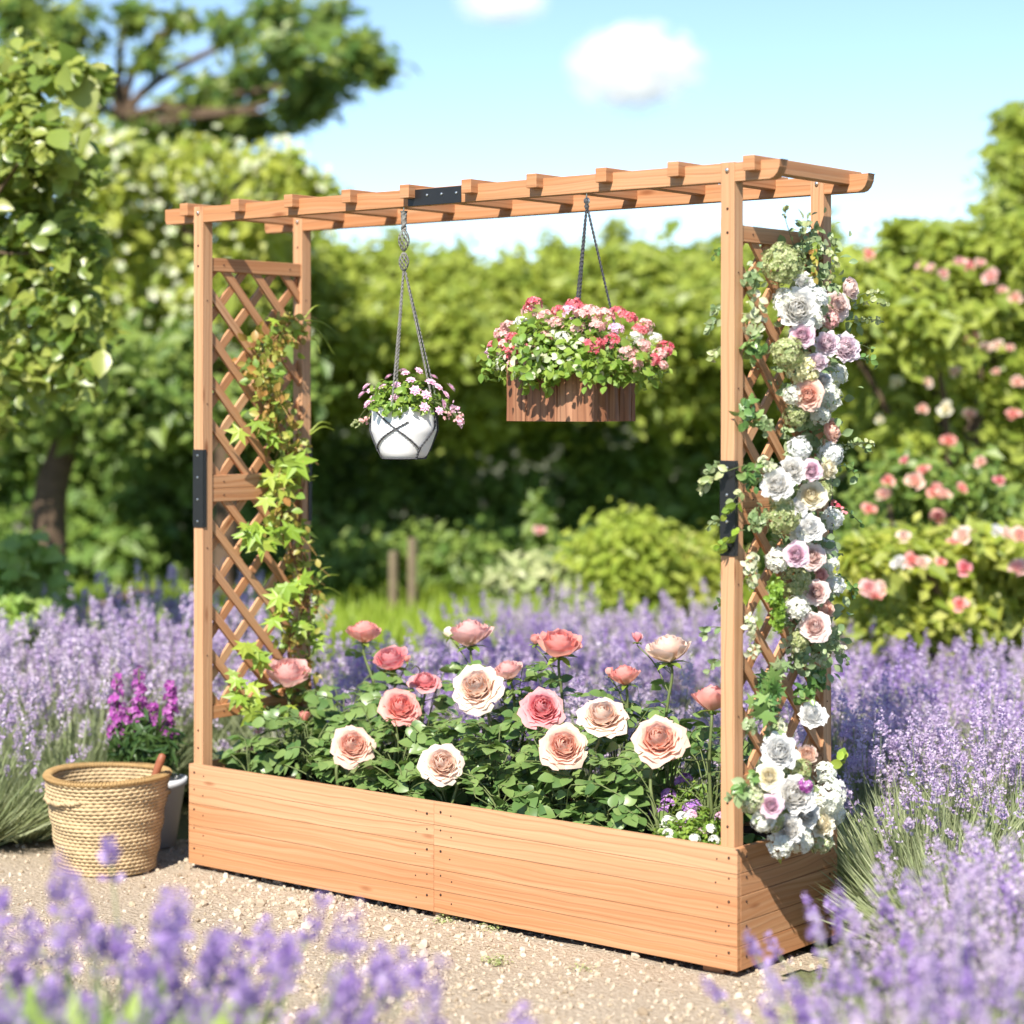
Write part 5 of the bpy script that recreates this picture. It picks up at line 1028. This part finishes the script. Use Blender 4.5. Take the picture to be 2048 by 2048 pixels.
# --- shaded understorey tree on the left with its visible trunk
tb = W(96, 11.4, GZ); S11 = lambda u, v, ru, rv=None, f=1.: sp(u, v, 11.5 + rng.normal(0, .3), ru, rv, f)
spec = [S11(250, 700, 100, 80, 1.1), S11(330, 780, 90, 70, .9), S11(200, 800, 90, 70, .9), S11(60, 740, 110, 80, 1.), S11(-40, 780, 100, 90, 1.), S11(340, 660, 60, 60, .8), S11(520, 720, 90, 70, .9), S11(430, 760, 90, 70, .9), S11(-20, 640, 100, 80, 1.)]
t = plant('shade_tree', 'dark leafy tree with a bare brown trunk in the shade at the left', 'tree', tb, spec, 620, 'shrubleaf', .085, RHOMB, None); build('trunk', [tube(smoothpath([[0, 0, 0], atd(92 * K, 960 * K, 11.4) - tb, atd(118 * K, 850 * K, 11.4) - tb, atd(135 * K, 770 * K, 11.4) - tb], 14), np.linspace(.11, .06, 14), 9)] + limbs(atd(130 * K, 790 * K, 11.4), [s_[0] for s_ in spec[:6]], .05), 'bark', t, smooth=True)
# lift limb coordinates to the fork
# --- pale round leaved shrub at the left in front of the dark
sb = W(45, 8.9, GZ); S9 = lambda u, v, ru, rv=None, f=1.: sp(u, v, 8.9 + rng.normal(0, .15), ru, rv, f)
spec = [S9(40, 1050, 40, 30, .7), S9(80, 1085, 40, 34, .7), S9(10, 1090, 50, 40, .8), S9(60, 1130, 50, 40, .8), S9(20, 1160, 60, 50, .8), S9(-40, 1110, 50, 50, .7)]
plant('round_leaved_shrub', 'small pale green round leaved shrub behind the lavender at the left edge', 'shrub', sb, spec, 300, 'freshleaf', .075, BROAD, None)
# --- plants at the foot of the hedge
def low(name, lab, cat, u, v, d, ru, rv, mt, per, ls, extra=(), leaf=RHOMB, **kw):
    b_ = W(u, d, GZ); spec = [sp(u, v, d, ru, rv)] + [sp(a, b2, d + rng.normal(0, .12), c2, e2, f2) for a, b2, c2, e2, f2 in extra]; return plant(name, lab, cat, b_, spec, per, mt, ls, leaf, **kw)
low('golden_shrub', 'bright yellow green feathery shrub in front of the dark hedge foot', 'shrub', 1165, 1030, 10.6, 75, 50, 'limebright', 1500, .05, ((1200, 1000, 40, 34, .5), (1130, 1060, 60, 40, .7), (1220, 1050, 50, 44, .7), (1170, 1085, 80, 50, .8)))
low('leafy_shrub', 'mid green leafy shrub filling the gap left of the right trellis', 'shrub', 1320, 1060, 10.9, 60, 56, 'limeleaf', 1300, .06, ((1280, 1090, 50, 40, .6), (1370, 1080, 50, 50, .7), (1300, 1120, 80, 40, .7)))
low('leafy_shrub', 'grey green shrub with whitish leaf tips in front of the golden one', 'shrub', 1010, 1075, 10.8, 50, 34, 'filler', 420, .06, ((1060, 1085, 50, 34, .6), (950, 1095, 40, 24, .5), (1100, 1100, 60, 30, .5)))
low('wispy_shrub', 'dim green wispy shrub at the hedge foot left of the centre', 'shrub', 690, 1070, 12.6, 80, 60, 'shrubleaf', 500, .07, ((780, 1050, 70, 60, .8), (620, 1080, 60, 50, .7), (860, 1050, 60, 60, .8)))
low('tall_perennial', 'tall thin perennial with one pale pink flower before the hedge', 'plant', 1020, 1000, 11.4, 24, 40, 'shrubleaf', 140, .06, ((1010, 960, 16, 20, .6), (1022, 1040, 20, 30, .7)))
pf = [o for o in S.objects if o.name.startswith('tall_perennial')][0]; put_bloom(pf, atd(1018 * K, 1000 * K, 11.3), UP + tocam(hb), .05, 'far', 1, 'p_pink', 'flower', pf.location)
for u, v0, lab in ((778, 1015, 'short weathered timber stake before the hedge, taller of the two'), (742, 1040, 'short weathered timber stake before the hedge, lower of the two')):
    b_ = W(u, 12.0, GZ); top = atd(u * K, v0 * K, 12.0)[2] - b_[2]; t = thing('timber_stake', lab, 'stake', b_); build('post', [box((-.02, -.018, 0), (.02, .018, top))], 'stake', t, bevel=.006)
# bright lawn strip between lavender and hedge
n = 26000; us = rng.uniform(-100, 1500, n); ds = rng.uniform(10.4, 13.4, n); P = EYE + RIGHT * ((us * K - X0) / F * ds)[:, None] + FWD * ds[:, None]; P[:, 2] = GZ
Dv = np.stack([rng.normal(0, .35, n), rng.normal(0, .35, n), np.ones(n)], -1); Dv /= np.linalg.norm(Dv, axis=1)[:, None]; Xv = np.cross(Dv, unit(n)); Xv /= np.linalg.norm(Xv, axis=1)[:, None]
tag(build('grass', [scatter((BLADE[0] * np.array([2.2, 1, 1]), BLADE[1]), P, np.stack([Xv, Dv, np.cross(Xv, Dv)], -1), rng.uniform(.16, .36, n))], 'grass'), 'bright green long grass between the lavender and the hedge', 'grass', kind='stuff')
# --- rose bushes at the right
def rosebush(lab, base_u, d, spec, per, ls, flowers, mt='shrubleaf', fr=.05):
    b_ = W(base_u, d, GZ); t = plant('rose_bush', lab, 'rose bush', b_, spec, per, mt, ls, RHOMB, [s_[0] for s_ in spec[::2]], r0=.03)
    for i, (u, v, m_) in enumerate(flowers):
        p = atd(u * K, v * K, d - .55 + rng.normal(0, .12)); n = tocam(p) + UP * .7 + rng.normal(0, .3, 3); put_bloom(t, p, n / np.linalg.norm(n), fr * rng.uniform(.55, 1.15), 'far', i % 4, m_, 'flower', b_)
S10 = lambda u, v, ru, rv=None, f=1., d=10.4: sp(u, v, d + rng.normal(0, .25), ru, rv, f)
spec = [S10(1640, 540, 60, 50, 1.), S10(1720, 500, 70, 60, 1.1), S10(1800, 480, 80, 60, 1.1), S10(1880, 470, 70, 60, 1.), S10(1950, 480, 70, 80, 1.), S10(1640, 640, 80, 70, 1.1), S10(1740, 610, 90, 80, 1.3), S10(1840, 590, 90, 80, 1.3), S10(1940, 610, 90, 80, 1.2), S10(1680, 750, 90, 80, 1.), S10(1790, 730, 90, 80, 1.1), S10(1900, 730, 90, 80, 1.1), S10(1560, 600, 60, 80, .8), S10(1990, 720, 80, 100, 1.), S10(1720, 860, 90, 70, .7), S10(1830, 850, 90, 70, .8), S10(1930, 850, 80, 70, .8), S10(1760, 450, 20, 24, .15), S10(1690, 445, 16, 24, .12)]
fl = [(1640, 478, 'p_coral'), (1740, 500, 'p_pink'), (1755, 505, 'p_pink'), (1810, 492, 'p_pink'), (1830, 500, 'p_deep'), (1850, 495, 'p_pink'), (1780, 515, 'p_pink'), (1870, 520, 'p_pink'), (1890, 545, 'p_peach'), (1915, 560, 'p_peach'), (1670, 560, 'p_cream'), (1720, 555, 'p_cream'), (1740, 620, 'p_cream'), (1690, 625, 'p_peach'), (1672, 632, 'p_peach'), (1835, 640, 'p_coral'), (1860, 655, 'p_cream'), (1880, 650, 'p_cream'), (1735, 645, 'p_peach'), (1905, 655, 'p_peach'), (1800, 700, 'p_cream'), (1880, 700, 'p_peach'), (1750, 720, 'p_cream'), (1690, 720, 'p_butter'), (1920, 720, 'p_peach'), (1785, 770, 'p_butter'), (1740, 770, 'p_peach'), (1830, 780, 'p_peach'), (1910, 780, 'p_coral'), (1660, 790, 'p_butter'), (1790, 830, 'p_coral')]
rosebush('tallest rambling rose bush with pink and peach flowers at the right', 1800, 10.4, spec, 720, .075, fl, 'hedge')
S9r = lambda u, v, ru, rv=None, f=1.: sp(u, v, 9.4 + rng.normal(0, .2), ru, rv, f)
spec = [S9r(1700, 890, 50, 40, .6), S9r(1660, 950, 60, 50, .7), S9r(1750, 940, 70, 50, .8), S9r(1830, 920, 60, 60, .7), S9r(1700, 1010, 80, 50, .9), S9r(1800, 1000, 80, 50, .9), S9r(1620, 1010, 60, 50, .7), S9r(1900, 980, 70, 60, .8)]
rosebush('middle rose bush with orange and red flowers beside the garland', 1740, 9.4, spec, 560, .06, [(1705, 868, 'p_deep'), (1740, 885, 'p_coral'), (1675, 905, 'p_coral'), (1668, 930, 'p_peach'), (1765, 925, 'p_coral'), (1780, 930, 'p_peach'), (1640, 960, 'p_coral'), (1770, 975, 'p_coral'), (1815, 920, 'p_coral'), (1885, 905, 'p_deep'), (1850, 870, 'p_peach'), (1725, 905, 'p_peach'), (1830, 1000, 'p_peach')], 'shrubleaf', .055)
S8r = lambda u, v, ru, rv=None, f=1.: sp(u, v, 8.9 + rng.normal(0, .15), ru, rv, f)
spec = [S8r(1640, 1050, 60, 40, .8), S8r(1720, 1040, 60, 40, .8), S8r(1800, 1040, 70, 40, .9), S8r(1880, 1030, 70, 40, .9), S8r(1950, 1040, 60, 60, .8), S8r(1620, 1110, 70, 50, .9), S8r(1710, 1110, 80, 50, 1.), S8r(1810, 1110, 80, 50, 1.), S8r(1900, 1110, 80, 60, 1.), S8r(1680, 1180, 90, 50, .9), S8r(1800, 1180, 90, 50, .9), S8r(1910, 1180, 80, 60, .9), S8r(1560, 1120, 60, 60, .8)]
rosebush('low broad rose bush with white and salmon flowers behind the right lavender', 1780, 8.9, spec, 560, .07, [(1705, 1010, 'p_cream'), (1720, 1055, 'p_coral'), (1740, 1060, 'p_cream'), (1775, 1060, 'p_coral'), (1820, 1070, 'p_deep'), (1815, 1010, 'p_cream'), (1880, 1000, 'p_white'), (1900, 1005, 'p_cream'), (1925, 1010, 'p_peach'), (1695, 1060, 'p_white'), (1650, 1120, 'p_coral'), (1660, 1110, 'p_peach'), (1640, 1110, 'p_pink'), (1810, 1140, 'p_coral'), (1920, 1070, 'p_pink'), (1800, 1020, 'p_coral')], 'limeleaf', .055)
tb = W(1960, 13.5, GZ); S14 = lambda u, v, ru, rv=None, f=1.: sp(u, v, 13.5 + rng.normal(0, .3), ru, rv, f)
spec = [S14(1920, 230, 45, 36, .6), S14(1965, 250, 60, 60, .8), S14(1900, 290, 36, 26, .4), S14(1925, 330, 60, 36, .8), S14(1910, 380, 60, 40, .8), S14(1960, 400, 70, 70, 1.), S14(1890, 410, 40, 34, .5), S14(1990, 320, 60, 80, .8)]
plant('edge_tree', 'yellow green tree reaching in at the right edge above the roses', 'tree', tb, spec, 420, 'hedge', .10, RHOMB, [s_[0] for s_ in spec[::2]], r0=.05, at=atd(1990 * K, 460 * K, 13.5))
# ------------------------------------------------------------------ small weeds on the gravel
for u, v, lab in ((935, 1815, 'small yellow green weed tuft on the open gravel'), (1105, 1830, 'faint tiny weed tuft on the gravel nearest the planter corner'), (925, 1752, 'thin weed sprouting against the foot of the planter right of its seam'), (845, 1738, 'low weed at the foot of the planter under its seam')):
    r_ = ray(u * K, v * K); p = EYE + r_ * ((GZ + .004 - CZ) / r_[2]); n = 110 if u < 1000 else 40; t = thing('weed_tuft', lab, 'weed', p); d = unit(n); d[:, 2] = np.abs(d[:, 2]); build('leaves', [scatter(RHOMB, d * np.array([.045, .045, .02]) * rng.uniform(.2, 1, (n, 1)), frames(d * .3 + UP + rng.normal(0, .4, (n, 3))), rng.uniform(.006, .013, n))], 'filler', t)
# ------------------------------------------------------------------ clouds
k = N('cloud_vapour'); tc = k.n('TexCoord').outputs['Object']; nz = k.n('TexNoise', Vector=tc, Scale=2.7, Detail=8., Roughness=.58).outputs['Fac']
rr = k.n('VectorMath', operation='LENGTH'); k.t.links.new(tc, rr.inputs[0])
den = k.math('MULTIPLY', k.math('MAXIMUM', k.math('SUBTRACT', k.math('ADD', k.math('MULTIPLY', nz, 2.1), -.12), rr.outputs['Value']), 0.), 1.)
dn = k.math('MULTIPLY', den, .26); pv = k.n('VolumePrincipled', Color=(1., 1., 1.), Density=dn, Anisotropy=.0); k.t.links.new(pv.outputs[0], k.out.inputs[1]); M['cloud'] = k.m
def cloud(lab, u, v, d, ru, rv):
    p = atd(u * K, v * K, d); a, b_ = ru * K / F * d, rv * K / F * d; th = np.linspace(0, PI, 25); o = build('cloud', [lathe([(max(.001, math.sin(t)), -math.cos(t)) for t in th], 40)], 'cloud', smooth=True); o.location = tuple(p); o.scale = (a, a, b_); o.rotation_euler = (0, 0, YAW); tag(o, lab, 'cloud')
cloud('small white puffy cloud in the blue sky above the pergola', 1200, 128, 700, 138, 92)
cloud('thin white wisp of cloud cut by the top edge of the picture', 948, 6, 700, 95, 40)
